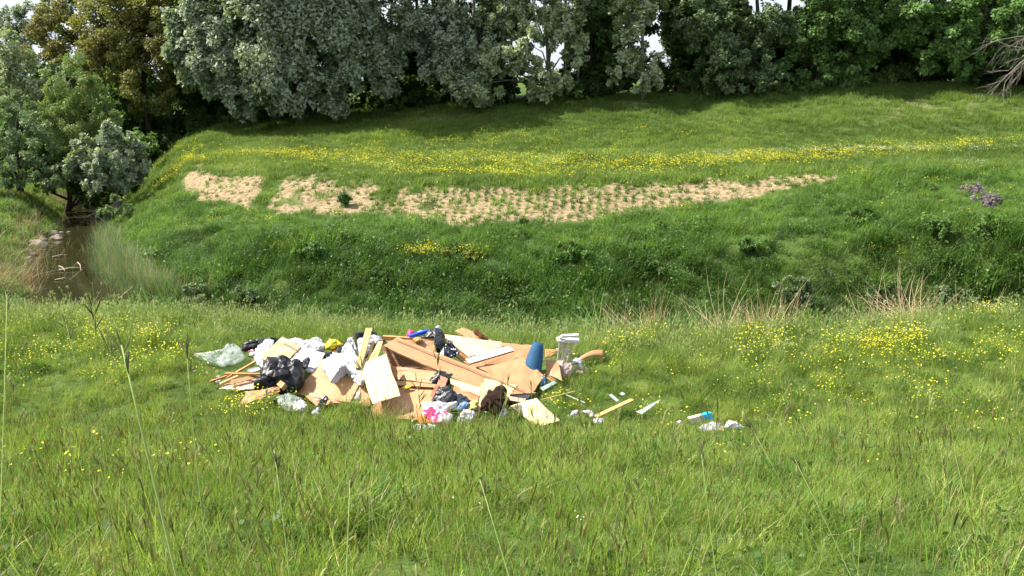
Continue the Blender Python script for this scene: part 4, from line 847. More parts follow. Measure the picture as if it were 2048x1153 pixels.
def bag(name, label, cat, outline, h0, H, mat, front=.12, back=.08, amp=.05, fr=6., seed=0, parts=None, seg=72, rings=18, group=None, power=2.2, depth=None):
    """a lumpy closed body whose outline passes through photo points; lower points rest at h0, upper ones at h0+H"""
    px = np.array([p[0] for p in outline], float); py = np.array([p[1] for p in outline], float); y1, y0 = py.max(), py.min()
    cpx, cpy = px.mean(), (y0 + y1) / 2
    # resample the outline
    d = np.r_[0, np.cumsum(np.hypot(np.diff(np.r_[px, px[0]]), np.diff(np.r_[py, py[0]])))]; tt = np.linspace(0, d[-1], seg, endpoint=False)
    ox = np.interp(tt, d, np.r_[px, px[0]]); oy = np.interp(tt, d, np.r_[py, py[0]])
    jr = fbm(np.cos(np.linspace(0, 6.283, seg)) * 3.5 + seed, np.sin(np.linspace(0, 6.283, seg)) * 3.5, 0., 3, seed + 9) - .45; ox = ox + (ox - cpx) * jr * .38; oy = oy + (oy - cpy) * jr * .30
    k = np.array([.25, .5, .25]); 
    ox = k[0] * np.roll(ox, 1) + k[1] * ox + k[2] * np.roll(ox, -1); oy = k[0] * np.roll(oy, 1) + k[1] * oy + k[2] * np.roll(oy, -1)
    hf = lambda y: h0 + .05 + H * (y1 - y) / max(y1 - y0, 1)
    O = np.array([P(a, b, hf(b)) for a, b in zip(ox, oy)]); ce = P(cpx, cpy, hf(cpy))
    msz = np.linalg.norm(O - ce, axis=1).mean(); amp = min(amp, .16 * msz); fr = max(fr, min(1.3 / msz, 14)) if msz < .12 else fr
    nrm = np.cross(O[0] - ce, O[seg // 3] - ce); nrm /= np.linalg.norm(nrm)
    if nrm @ ce > 0: nrm = -nrm
    V = []; 
    for side, bulge in ((1, front), (-1, back)):
        for r_ in range(rings if side == 1 else rings - 1):
            t = 1 - r_ / rings if side == 1 else 1 - (r_ + 1) / rings
            pr_ = (1 - t ** power) ** (1 / power)
            for s in range(seg): V.append(ce + (O[s] - ce) * t + side * nrm * bulge * pr_)
    nf = rings * seg; V.append(ce + nrm * front); V.append(ce - nrm * back); V = np.array(V)
    rel = (V - ce); wz = fbm(rel[:, 0] * fr * .8, rel[:, 1] * fr * .8, rel[:, 2] * fr * .8, 2, seed + 70) * 1.6; nx = ridged(rel[:, 0] * fr + seed * 3.1 + wz, rel[:, 1] * fr * 1.3 + wz, rel[:, 2] * fr, 4, seed) - .62
    n2 = fbm(rel[:, 0] * fr * .6 + 9 + seed, rel[:, 1] * fr * .6, rel[:, 2] * fr * .6, 3, seed + 50) - .45
    wf = facets(rel[:, 0] * fr * .6 + wz * .5 + seed, rel[:, 1] * fr * .6 + wz * .5, rel[:, 2] * fr * .6, seed); wg = facets(rel[:, 0] * fr * 1.5 + seed + wz, rel[:, 1] * fr * 1.5, rel[:, 2] * fr * 1.5 + wz, seed + 15); nx = nx * .35 + wf * 1.2 + wg * .5
    dist = np.linalg.norm(rel, axis=1)[:, None] + 1e-6
    V = V + (rel / dist * .6 + nrm * .7) * (amp * (nx * 1.1 + n2 * 1.3))[:, None]
    Fl = []
    for r_ in range(rings - 1):
        for s in range(seg): a = r_ * seg + s; b = r_ * seg + (s + 1) % seg; Fl.append((a, b, b + seg, a + seg))
    for s in range(seg): Fl.append(((rings - 1) * seg + s, (rings - 1) * seg + (s + 1) % seg, 2 * nf - seg))
    # back side starts from rim ring 0
    prev = list(range(seg))
    for r_ in range(rings - 1):
        cur = [nf + r_ * seg + s for s in range(seg)]
        for s in range(seg): Fl.append((prev[(s + 1) % seg], prev[s], cur[s], cur[(s + 1) % seg]))
        prev = cur
    for s in range(seg): Fl.append((prev[(s + 1) % seg], prev[s], 2 * nf - seg + 1))
    me = mesh_np(name, V - ce, Fl, [mat], smooth=True); me.validate()
    return link(name, me, None, label, cat, group, loc=ce)
def pole(name, label, cat, a, b, w_, t_, mat, group=None, mats2=None):
    """a squared stick between two photo points"""
    A = P(*a[:2], a[2] + .07); B = P(*b[:2], b[2] + .07); d = B - A; d /= np.linalg.norm(d); s = np.cross(d, [0, 0, 1.]); s /= np.linalg.norm(s); u = np.cross(s, d)
    V = []; 
    for q in (A, A * .5 + B * .5, B):
        for x, y in ((-1, -1), (1, -1), (1, 1), (-1, 1)): V.append(q + s * x * w_ / 2 + u * y * t_ / 2 - A)
    Fl = [(i * 4 + k, i * 4 + (k + 1) % 4, i * 4 + 4 + (k + 1) % 4, i * 4 + 4 + k) for i in range(2) for k in range(4)] + [(3, 2, 1, 0), (8, 9, 10, 11)]
    return link(name, mesh_np(name, np.array(V), Fl, [mat]), None, label, cat, group, loc=A)
def disc(name, label, cat, c, rx_, ry_, h, mat, rot=0, tilt=(.1, 0), rim=.012, t=.01):
    ce = P(c[0], c[1], h + .07); k = np.linalg.norm(ce) / F; a = rx_ * k; b_ = ry_ * k; V = []; Fl = []; sg = 32
    prof = [(0, 0), (.8, 0), (.95, rim), (1, rim), (1, rim - t), (.8, -t), (0, -t)]
    for r_, z in prof[1:-1]:
        for s in range(sg): q = 2 * math.pi * s / sg; V.append((a * r_ * math.cos(q), b_ * r_ * math.sin(q), z))
    V += [(0, 0, 0), (0, 0, -t)]; m_ = len(prof) - 2
    for r_ in range(m_ - 1):
        for s in range(sg): i = r_ * sg + s; j = r_ * sg + (s + 1) % sg; Fl.append((i, j, j + sg, i + sg))
    for s in range(sg): Fl.append(((s + 1) % sg, s, m_ * sg)); Fl.append(((m_ - 1) * sg + s, (m_ - 1) * sg + (s + 1) % sg, m_ * sg + 1))
    o = link(name, mesh_np(name, np.array(V), Fl, [mat], smooth=True), None, label, cat, loc=ce); o.rotation_euler = (tilt[0], tilt[1], rot); return o

# -- left end
bag('plastic_sheet', 'clear crumpled plastic sheet at the left end of the heap', 'plastic sheet', [(388, 712), (430, 715), (452, 699), (470, 686), (484, 698), (488, 718), (470, 727), (444, 737), (432, 728), (410, 722)], .0, .22, M_film, .10, .04, .06, 6, 1)
bag('rubbish_bag', 'flat black plastic bag at the back left, behind the clear sheet', 'bag', [(482, 692), (500, 681), (530, 677), (556, 674), (560, 682), (545, 690), (522, 698), (505, 702), (486, 703)], .05, .22, M_black, .10, .08, .05, 7, 2)
bag('small_package', 'small white package with pink print between the black bag and the tan panel', 'package', [(496, 702), (505, 699), (512, 706), (508, 716), (498, 712)], .06, .12, M_pcloth, .05, .04, .02, 12, 3)
bag('plastic_bag', 'clear plastic bag pressed against the left edge of the tan panel', 'bag', [(507, 716), (514, 700), (530, 687), (548, 683), (545, 700), (530, 718), (525, 738), (514, 730)], .08, .28, M_film2, .06, .04, .04, 8, 4)
slab('tan_board', 'square tan laminate panel with a dark groove, leaning at the back left', 'board', [(565, 673, .50), (601, 695, .42), (556, 742, .16), (519, 713, .22)], M_lam, .02, seed=1)
slab('trim_strip', 'narrow dark groove strip across the square tan panel', 'strip', [(562, 680.3, .483), (594, 698.6, .42), (593, 700, .41), (561, 681.7, .473)], M_brown_and_shade, .006, n=2)
slab('white_sheet', 'white sheet lying right of the square tan panel', 'sheet', [(606, 692, .42), (650, 708, .40), (628, 748, .20), (577, 718, .28)], M_white, .006, .015, seed=2)
bag('plastic_bag', 'milky plastic bag behind the top corner of the tan panel', 'bag', [(578, 682), (590, 677), (606, 680), (612, 690), (600, 696), (588, 692)], .25, .12, M_film2, .06, .06, .03, 9, 5)
bag('rubbish_bag', 'whitish grey tied bag left of the yellow bag', 'bag', [(598, 694), (610, 684), (628, 678), (645, 681), (652, 692), (650, 702), (632, 706), (612, 702)], .26, .16, M_whitep, .10, .08, .04, 9, 6)
bag('yellow_bag', 'bright yellow plastic bag on the back of the heap', 'bag', [(650, 690), (662, 682), (676, 681), (686, 686), (688, 692), (676, 697), (664, 703), (652, 699)], .30, .16, M_yellow, .08, .07, .025, 9, 7)
bag('orange_cloth', 'small orange cloth below the yellow bag', 'cloth', [(661, 702), (672, 698), (684, 700), (680, 708), (668, 707)], .27, .06, M_orange, .04, .03, .02, 12, 8)
bag('black_strap_bag', 'black bag strap curling right of the yellow bag', 'bag', [(676, 696), (688, 688), (693, 694), (680, 704), (672, 712), (668, 706)], .30, .10, M_black2, .03, .03, .02, 12, 9)
bag('printed_bag', 'black and white patterned bag below the yellow bag', 'bag', [(633, 728), (636, 714), (648, 705), (664, 706), (678, 708), (672, 718), (655, 720), (642, 724)], .24, .16, M_bwprint, .06, .05, .03, 9, 10)
bag('grey_cloth', 'pale grey cloth heap right of the yellow bag', 'cloth', [(690, 690), (698, 676), (708, 674), (712, 686), (706, 700), (690, 710), (680, 712)], .28, .22, M_grey, .06, .06, .03, 9, 11)
bag('black_shoe_bag', 'small black bundle on top behind the upright plank', 'bundle', [(706, 680), (708, 669), (722, 668), (740, 663), (755, 665), (754, 674), (735, 677), (720, 680)], .48, .12, M_black2, .06, .06, .03, 9, 12)
bag('white_bundle', 'grey white fabric bundle at the top behind the planks', 'bundle', [(706, 700), (710, 684), (728, 676), (750, 671), (764, 676), (770, 686), (752, 694), (735, 706), (716, 712)], .38, .22, M_grey, .08, .08, .04, 9, 13)
bag('dark_net_bag', 'dark striped bag in the gap between the two upright planks', 'bag', [(727, 700), (732, 684), (746, 681), (752, 690), (744, 708), (730, 716)], .38, .18, M_black2, .04, .05, .03, 12, 14)
# -- left, lower
sg = 'loose sticks at the left end of the heap'
pole('wooden_stick', 'thin tan stick rising to the right from the stick pile to the clear bag', 'stick', (472, 746, .10), (512, 723, .22), .045, .03, M_stick, sg)
pole('wooden_stick', 'horizontal pale stick on top of the stick pile', 'stick', (450, 748, .16), (520, 749, .18), .05, .03, M_stick, sg)
pole('wooden_stick', 'longest orange stick sticking out furthest left', 'stick', (420, 764, .05), (462, 750, .12), .045, .03, M_lam2, sg)
pole('wooden_stick', 'pale stick crossing under, lowest left end', 'stick', (440, 769, .07), (476, 753, .14), .05, .035, M_pine, sg)
pole('wooden_stick', 'short stick stub between the crossing sticks', 'stick', (453, 758, .10), (465, 750, .16), .05, .03, M_lam2, sg)
slab('wooden_board', 'narrow tan board between the sticks and the oval board', 'board', [(462, 760, .13), (519, 748, .16), (519, 754, .13), (460, 770, .08)], M_lam, .015, n=3)
bag('white_scrap', 'small white scrap at the tip of the stick pile', 'scrap', [(430, 762), (438, 759), (444, 762), (440, 766), (432, 766)], .04, .02, M_whitep, .02, .02, .01, 15, 15, seg=24, rings=6)
c_ = [(436, 779), (452, 769), (480, 762), (520, 755), (520, 770), (508, 780), (480, 781), (455, 779)]
bag('oval_board', 'pinkish white oval board under the stick pile', 'board', c_, .03, .06, M_pinkb, .012, .012, .004, 6, 16, power=6)
disc('plate', 'dark rimmed pale plate beside the big black bag', 'plate', (508, 741), 12, 7, .20, M_plate, .2, (.25, -.1))
slab('tan_board', 'tan board with pointed left corner lying below the big black bag', 'board', [(493, 785, .17), (560, 773, .25), (559, 783, .19), (478, 812, .03)], M_lam, .02, seed=3)
bag('rubbish_bag', 'big shiny black bag on the left side of the heap', 'bag', [(508, 784), (514, 768), (516, 750), (518, 738), (535, 722), (556, 716), (572, 714), (588, 722), (600, 726), (608, 740), (612, 756), (604, 770), (596, 782), (578, 790), (560, 786), (540, 778), (524, 786)], .10, .42, M_black, .20, .14, .10, 5, 17, seg=84, rings=22)
bag('bag_ear', 'tied corner of black plastic standing up right of the big black bag', 'bag', [(602, 728), (612, 718), (620, 716), (620, 724), (614, 738), (606, 740)], .34, .14, M_black2, .03, .03, .02, 12, 18, seg=32, rings=8)
disc('grey_dish', 'grey oval dish standing between the big black bag and the large tan panel', 'dish', (622, 741), 16, 9, .27, M_plate, .9, (.5, .3))
slab('wooden_block', 'small square wooden block end in front of the big black bag', 'block', [(561, 761, .32), (570, 767, .30), (562, 777, .25), (553, 769, .26)], M_stick, .07, n=3)
slab('tan_board', 'large tan panel sloping left with dark stain, front left', 'board', [(646, 718, .40), (735, 735, .42), (700, 806, .10), (590, 788, .05)], M_lam, .02, .01, seed=4)
slab('tan_board', 'tan triangular board end pointing down at the front left', 'board', [(600, 784, .07), (690, 770, .16), (668, 806, .07), (635, 813, .02)], M_lam, .02, n=4)
slab('tan_board', 'brownish panel standing below the white bag, left of the cream panel', 'board', [(676, 748, .33), (736, 752, .34), (741, 812, .06), (660, 806, .06)], M_stain, .02, .01, seed=5)
bag('white_bag', 'large white plastic bag spread over the front left panels', 'bag', [(643, 742), (646, 724), (662, 716), (690, 710), (712, 716), (730, 726), (736, 744), (734, 762), (724, 773), (716, 762), (706, 748), (690, 742), (676, 752), (664, 768), (658, 758)], .33, .18, M_whitep, .10, .06, .05, 6, 19, seg=72)
bag('plastic_bag', 'greenish clear bag resting above the large white bag', 'bag', [(684, 716), (690, 700), (704, 690), (712, 700), (712, 714), (700, 718)], .38, .16, M_film2, .05, .05, .03, 9, 20)
bag('plastic_bag', 'small clear bag in the grass between the front left panels', 'bag', [(708, 800), (712, 788), (720, 778), (724, 790), (720, 808), (711, 812)], .06, .16, M_film2, .05, .04, .03, 10, 21)
bag('plastic_sheet', 'crumpled clear film with white scraps in the grass at the front left', 'plastic sheet', [(552, 800), (570, 790), (592, 794), (612, 804), (622, 818), (604, 826), (582, 824), (562, 818)], .0, .14, M_film, .08, .03, .06, 9, 22)
bag('white_scrap', 'white crumpled paper in the grass under the triangular board', 'paper', [(584, 812), (594, 804), (608, 804), (616, 814), (606, 824), (590, 824)], .02, .08, M_whitep, .05, .03, .04, 14, 23)
bag('newspaper', 'spotted white paper strip in front of the triangular board', 'paper', [(630, 822), (640, 804), (652, 791), (658, 797), (650, 812), (640, 826)], .04, .14, M_bwprint, .03, .02, .02, 12, 24)
bag('white_scrap', 'small white scraps in the grass below the spotted paper', 'paper', [(622, 826), (632, 820), (644, 824), (640, 832), (626, 831)], .0, .05, M_whitep, .03, .02, .03, 16, 25, seg=30, rings=8)
slab('black_card', 'black corner of card at the foot of the cream panel', 'card', [(716, 813, .10), (738, 813, .10), (736, 824, .02), (718, 822, .02)], M_black3, .01, n=2)
# -- middle
slab('shade_toned_board', 'cabinet side coloured brown for its shade under the long plank', 'board', [(762, 694, .52), (880, 742, .40), (880, 752, .30), (778, 738, .20)], M_brown_and_shade, .02, seed=6)  # dark brown colour stands for shade on a tan side
slab('tan_board', 'wide tan drawer front below the shaded cabinet side', 'board', [(770, 731, .34), (876, 744, .36), (862, 767, .24), (776, 756, .20)], M_lam2, .022, seed=7)
slab('tan_board', 'large faded board lying low at the front behind the cream panel', 'board', [(760, 762, .17), (884, 772, .20), (846, 838, .00), (736, 836, .00)], M_stain, .02, .01, seed=8)
slab('tan_board', 'added tan strip painting the lit top edge of the faded board', 'board', [(776, 760, .215), (884, 770, .235), (882, 776, .22), (774, 769, .19)], M_lam, .012, n=3)  # extra strip colours in the sunlit upper part of the board
bag('yellow_scrap', 'yellow scrap on the faded board', 'scrap', [(803, 776), (812, 771), (825, 772), (820, 776), (808, 779)], .215, .02, M_yellow, .01, .01, .006, 15, 26, seg=24, rings=5)
slab('tan_board', 'tan board with square upper right corner behind the long plank', 'board', [(772, 682, .58), (868, 677, .62), (869, 712, .40), (790, 706, .42)], M_lam, .02, seed=9)
pole('orange_tube', 'orange roll along the top edge behind the long plank', 'roll', (766, 675, .60), (826, 679, .60), .07, .06, M_stick)
bag('orange_cloth', 'peach coloured cloth bits under the blue object', 'cloth', [(824, 680), (830, 675), (842, 676), (846, 683), (834, 686)], .60, .06, M_stick, .03, .03, .02, 14, 27, seg=30, rings=8)
bag('pink_bag', 'bright pink packet at the top behind the blue object', 'packet', [(812, 672), (818, 659), (828, 664), (832, 670), (826, 675), (814, 675)], .58, .12, M_pink, .04, .04, .02, 10, 28)
slab('white_card', 'white card between the pink packet and the blue object', 'card', [(834, 664, .68), (842, 660, .70), (846, 664, .68), (836, 671, .64)], M_white, .01, n=2)
pole('blue_object', 'bright blue plastic bar lying at the top of the heap', 'plastic bar', (818, 674, .64), (857, 662, .70), .07, .05, M_blue)
bag('rubbish_bag', 'black bag at the very top of the heap right of the blue bar', 'bag', [(836, 680), (850, 668), (862, 658), (874, 653), (884, 660), (890, 672), (892, 690), (886, 704), (874, 706), (870, 690), (866, 678), (850, 680)], .42, .36, M_black2, .12, .12, .07, 6, 29, seg=72, rings=18)
bag('plastic_bag', 'grey translucent bag corner on top of the topmost black bag', 'bag', [(862, 664), (872, 653), (880, 650), (882, 660), (872, 666)], .68, .12, M_film2, .05, .05, .02, 10, 30, seg=36, rings=8)
bag('printed_cloth', 'black cloth with white print right of the topmost black bag', 'cloth', [(886, 712), (890, 694), (896, 682), (904, 688), (910, 698), (918, 706), (912, 714), (900, 716)], .40, .22, M_bwprint, .05, .05, .025, 9, 31)
slab('white_lath', 'white upright lath beside the black printed cloth', 'lath', [(882, 690, .52), (888, 692, .52), (886, 712, .40), (880, 710, .40)], M_white, .02, n=2)
slab('tan_board', 'tan panel with raised corner at the back right of the heap', 'board', [(911, 661, .50), (927, 655, .52), (986, 682, .40), (958, 692, .40)], M_lam, .03, seed=10)
bag('rotten_wood', 'dark brown splintered wood behind the back right panel', 'wood', [(947, 660), (952, 660), (966, 668), (980, 680), (970, 680), (954, 672), (948, 668)], .46, .12, M_bark_b, .03, .03, .03, 12, 32, seg=36, rings=8)
slab('tan_board', 'brown edged board lying under the pinkish panel, beside the black printed cloth', 'board', [(890, 674, .50), (905, 672, .50), (948, 712, .38), (934, 718, .36)], M_lam2, .02, n=4)
slab('tan_board', 'tan board showing between the long plank and the white plank', 'board', [(905, 708, .38), (965, 706, .36), (970, 730, .28), (950, 738, .26)], M_lam, .02, n=4)
slab('tan_board', 'pinkish white pointed panel at the top right of the heap', 'board', [(881, 668, .56), (1003, 684, .46), (1003, 702, .38), (937, 714, .40)], M_pinkb, .015, .012, seed=11)
slab('tan_board', 'tan panel lying flat behind the blue mat', 'board', [(1000, 685, .40), (1064, 690, .36), (1054, 718, .26), (950, 732, .28)], M_lam, .018, .01, seed=12)
slab('white_plank', 'white plank lying across the pinkish and tan panels', 'plank', [(931, 718, .44), (1017, 692, .48), (1028, 701, .45), (939, 727, .41)], M_white, .03, n=4)
slab('tan_board', 'large scraped tan panel with white patches left of the blue mat', 'board', [(952, 734, .33), (1046, 715, .33), (1088, 752, .16), (1062, 790, .06)], M_stain, .02, .012, seed=13)
slab('tan_board', 'long tan plank running down across the whole middle of the heap', 'plank', [(766, 692, .62), (795, 675, .66), (1072, 786, .14), (985, 792, .13)], M_lam, .03, n=8)
slab('trim_strip', 'thin dark joint line along the long tan plank', 'strip', [(792, 678.5, .668), (1052, 783, .178), (1050, 784, .175), (790, 679.6, .663)], M_brown_and_shade, .003, n=2)
slab('cream_board', 'cream panel with crease lines leaning at the front of the heap', 'board', [(718, 730, .50), (771, 708, .60), (801, 791, .28), (745, 808, .22)], M_cream, .015, .006, seed=14)
pole('crease_strip', 'faint crease across the lower part of the cream panel', 'strip', (748, 787, .243), (797, 771, .288), .006, .003, M_pine)
slab('wooden_plank', 'tall pine plank standing upright in the heap', 'plank', [(731, 656, .86), (745, 655, .86), (723, 735, .50), (711, 735, .50)], M_pine, .03, n=5)
slab('wooden_plank', 'thin pine lath right of the tall upright plank', 'plank', [(745, 682, .66), (749, 683, .66), (736, 728, .50), (731, 727, .50)], M_pine, .02, n=3)
slab('wooden_plank', 'broad short pine plank leaning behind the cream panel', 'plank', [(756, 683, .70), (766, 683, .70), (752, 724, .52), (735, 724, .52)], M_pine, .03, n=4)
pole('wooden_block', 'small cream block at the foot of the tall pine plank', 'block', (698, 725, .50), (712, 723, .50), .05, .05, M_cream)
bag('red_cap', 'tiny red cap beside the foot of the tall plank', 'cap', [(698, 730), (702, 726), (706, 729), (704, 733), (699, 733)], .50, .03, M_pink, .02, .02, .003, 15, 33, seg=20, rings=5)
bag('rubbish_bag', 'black bag squeezed under the middle of the long plank', 'bag', [(858, 770), (866, 756), (872, 746), (886, 742), (900, 748), (914, 756), (908, 764), (890, 770), (872, 774)], .18, .18, M_black2, .10, .10, .05, 7, 34)
slab('profile_board', 'reddish brown ribbed wood profile standing before the middle black bag', 'board', [(880, 750, .40), (896, 758, .40), (886, 780, .28), (872, 778, .26)], M_redw, .02, n=4)
slab('profile_board', 'narrow reddish wood strip below the ribbed profile', 'board', [(872, 770, .32), (878, 772, .32), (866, 796, .16), (860, 792, .16)], M_redw, .02, n=2)
slab('white_plank', 'narrow cream plank under the lower right of the long plank', 'plank', [(900, 758, .34), (964, 776, .27), (960, 792, .20), (902, 768, .30)], M_cream, .02, n=4)
slab('tan_board', 'short tan drawer front between the ribbed profile and the brown garment', 'board', [(904, 770, .30), (960, 792, .22), (952, 806, .13), (900, 784, .22)], M_lam2, .02, n=4)
bag('rubbish_bag', 'black bag at the front middle above the white cloth', 'bag', [(862, 806), (870, 790), (880, 780), (896, 778), (910, 786), (918, 798), (912, 812), (890, 816), (872, 814)], .10, .22, M_black2, .12, .10, .06, 7, 35)
bag('dark_jeans', 'dark folded jeans right of the front middle black bag', 'trousers', [(908, 808), (912, 790), (922, 788), (936, 796), (940, 806), (930, 812), (918, 814)], .12, .16, M_dkjean, .07, .06, .04, 8, 36)
bag('blue_jeans', 'light blue denim bundle between the white cloth and the yellow cloth', 'trousers', [(914, 820), (918, 808), (928, 804), (938, 806), (938, 816), (928, 822)], .10, .14, M_jean, .06, .05, .035, 9, 37)
bag('yellow_cloth', 'pale yellow cloth left of the brown garment', 'cloth', [(936, 822), (938, 806), (948, 800), (958, 804), (956, 820), (948, 828)], .08, .16, M_ycloth, .05, .04, .035, 9, 38)
bag('white_cloth', 'white cloth draped above the pink patterned cloth', 'cloth', [(844, 812), (850, 808), (864, 806), (876, 803), (890, 808), (904, 808), (914, 806), (912, 816), (900, 824), (880, 826), (860, 824), (846, 824)], .10, .12, M_cloth, .07, .05, .06, 8, 39, seg=72)
bag('pink_cloth', 'white cloth with red pink pattern at the front of the heap', 'cloth', [(845, 832), (856, 822), (872, 820), (890, 822), (906, 830), (900, 842), (890, 852), (876, 852), (858, 842)], .05, .12, M_pcloth, .06, .04, .05, 8, 40, seg=72)
bag('orange_cloth', 'orange and white striped cloth left of the pink patterned cloth', 'cloth', [(835, 834), (842, 832), (856, 840), (866, 848), (854, 851), (838, 848)], .05, .08, M_orange, .04, .03, .02, 9, 41, seg=36, rings=8)
bag('white_cushion', 'white rounded cushion in the grass, nearest item of the heap', 'cushion', [(824, 856), (832, 850), (852, 850), (872, 852), (880, 858), (876, 870), (866, 879), (846, 879), (832, 872)], .08, .12, M_cloth, .07, .05, .03, 7, 42)
bag('white_cloth', 'small white cloth in the grass under the blue denim', 'cloth', [(914, 842), (920, 828), (936, 822), (950, 826), (948, 840), (936, 850), (922, 852)], .03, .14, M_cloth, .05, .04, .05, 10, 43)
slab('cream_board', 'cream board under the right end of the long plank behind the brown garment', 'board', [(969, 757, .30), (1034, 772, .21), (1012, 800, .10), (966, 806, .10)], M_cream, .015, n=4)
slab('cream_board', 'narrow cream board edge left of the brown garment', 'board', [(962, 768, .31), (972, 765, .31), (968, 822, .08), (956, 824, .08)], M_cream, .02, n=3)
bag('brown_garment', 'dark brown garment hanging over the front right boards', 'garment', [(958, 824), (966, 806), (974, 792), (976, 780), (984, 784), (992, 776), (1004, 773), (1012, 784), (1012, 794), (1018, 800), (1024, 811), (1012, 808), (1006, 818), (996, 830), (986, 832), (976, 820)], .12, .28, M_dbrown, .08, .06, .05, 7, 44, seg=84, rings=18)
bag('white_scrap', 'small white scraps under the brown garment', 'scrap', [(990, 836), (1000, 824), (1010, 816), (1016, 826), (1006, 836)], .03, .08, M_whitep, .03, .02, .03, 14, 45, seg=36, rings=8)
disc('grey_disc', 'grey round disc beside the foot of the scraped tan panel', 'disc', (1042, 792), 18, 17, .07, M_plate, 0, (.1, .05))
slab('white_plank', 'short whitish plank in front of the grey disc', 'plank', [(1016, 792, .14), (1052, 798, .10), (1048, 806, .06), (1014, 800, .10)], M_pinkb, .02, n=3)
slab('cream_board', 'warped cream sheet lying in the grass at the front right of the heap', 'board', [(1072, 797, .17), (1119, 840, .06), (1078, 852, .02), (1020, 813, .08)], M_cream, .012, .03, seed=15)
# blue camping mat, half rolled
def mat_roll():
    A0, A1 = P(1077, 688, .62), P(1066, 745, .22); ax = A1 - A0; ln = np.linalg.norm(ax); ax /= ln
    side = np.cross(ax, [0, 1., 0.]); side /= np.linalg.norm(side); dep = np.cross(side, ax); V = []; nseg = 40; rows = 9
    if dep[1] > 0: dep = -dep
    for j in range(rows):
        t = j / (rows - 1)
        for i in range(nseg + 1):
            q = i / nseg; th = -2.0 + 4.4 * q; rad = (.078 + .070 * (1 - (1 - t) ** 2.2)) * (1 - .28 * q)
            V.append(A0 + ax * ln * t * (1 + .13 * math.sin(th * 2.1 + .9) * t) + side * rad * math.sin(th) * 1.0 + dep * rad * math.cos(th) * .8)
    V = np.array(V); Fl = [(j * (nseg + 1) + i, j * (nseg + 1) + i + 1, (j + 1) * (nseg + 1) + i + 1, (j + 1) * (nseg + 1) + i) for j in range(rows - 1) for i in range(nseg)]
    me = mesh_np('camping_mat', V - A1, Fl, [M_mat], smooth=True); o = link('camping_mat', me, None, 'blue foam camping mat half rolled and standing on the right of the heap', 'mat', loc=A1)
    md = o.modifiers.new('thick', 'SOLIDIFY'); md.thickness = .014; return o
mat_roll()
bag('blue_cloth', 'dark blue end of foam under the standing camping mat', 'foam', [(1078, 772), (1082, 756), (1090, 752), (1096, 760), (1094, 770), (1086, 774)], .06, .12, M_mat, .04, .04, .02, 9, 46, seg=36, rings=8)
slab('glass_sheet', 'pale green glass sheet at the right foot of the heap', 'glass', [(1080, 776, .06), (1108, 762, .08), (1114, 766, .05), (1086, 782, .03)], M_greeng, .006, n=2)
slab('tan_board', 'tan board right of the camping mat with splintered front edge', 'board', [(1092, 719, .30), (1116, 722, .28), (1124, 762, .08), (1093, 748, .12)], M_lam, .02, n=4)
for i, (dy, mt_, tx) in enumerate([(0, M_brown_and_shade, 'upper'), (5, M_stick, 'lower')]):
    pole('wood_edge', tx + ' of two thin wooden edges right of the camping mat foot', 'board', (1092, 748 + dy, .12 - i * .03), (1110, 762 + dy, .07 - i * .03), .03, .012, mt_, 'thin edges by the mat')
slab('tan_board', 'brown board tip behind the camping mat and the white stool', 'board', [(1090, 698, .24), (1118, 700, .22), (1106, 712, .14), (1090, 716, .14)], M_stick, .015, n=3)
bag('foam_rubble', 'crumbly pinkish white foam rubble under the white stool', 'rubble', [(1106, 730), (1114, 724), (1128, 726), (1142, 730), (1147, 742), (1140, 752), (1126, 757), (1116, 748)], .04, .16, M_foam, .09, .05, .08, 12, 47, seg=64, rings=16)
bag('foam_rubble', 'small loose foam rubble in the grass right of the heap', 'rubble', [(1150, 738), (1158, 732), (1176, 738), (1178, 746), (1164, 750), (1152, 746)], .0, .06, M_foam, .03, .02, .04, 14, 48, seg=36, rings=8)
# white painted stool on end
st_base = P(1124, 738, .05); st = empty('white_stool', st_base, 'white painted wooden stool standing crooked at the right end of the heap', 'stool')
def spart(nm, a, b, w_, t_):
    A = P(*a[:2], a[2]); B = P(*b[:2], b[2]); d = B - A; d /= np.linalg.norm(d); s = np.cross(d, [0, 1., 0]); s /= np.linalg.norm(s); u = np.cross(s, d); V = []
    for q in (A, B):
        for x, y in ((-1, -1), (1, -1), (1, 1), (-1, 1)): V.append(q + s * x * w_ / 2 + u * y * t_ / 2 - st_base)
    link(nm, mesh_np(nm, np.array(V), [(0, 1, 5, 4), (1, 2, 6, 5), (2, 3, 7, 6), (3, 0, 4, 7), (3, 2, 1, 0), (4, 5, 6, 7)], [M_wpaint]), st)
spart('top', (1114, 680, .62), (1158, 682, .60), .03, .22); spart('top_slat', (1123, 673, .70), (1157, 671, .71), .035, .10); spart('brace', (1118, 678, .65), (1126, 672, .69), .03, .10)
for (a, b) in (((1121, 682), (1115, 728)), ((1128, 682), (1122, 730)), ((1134, 682), (1127, 732)), ((1145, 682), (1134, 730))):
    spart('leg', (*a, .60), (*b, .14), .034, .05)
spart('foot_rail', (1126, 700, .42), (1140, 702, .40), .025, .02)
bag('white_branch_scrap', 'twisted white plastic strip right of the stool legs', 'scrap', [(1138, 730), (1148, 718), (1162, 716), (1164, 728), (1168, 738), (1161, 740), (1158, 726), (1150, 722), (1144, 730)], .06, .14, M_whitep, .02, .02, .02, 9, 49, seg=48, rings=8)
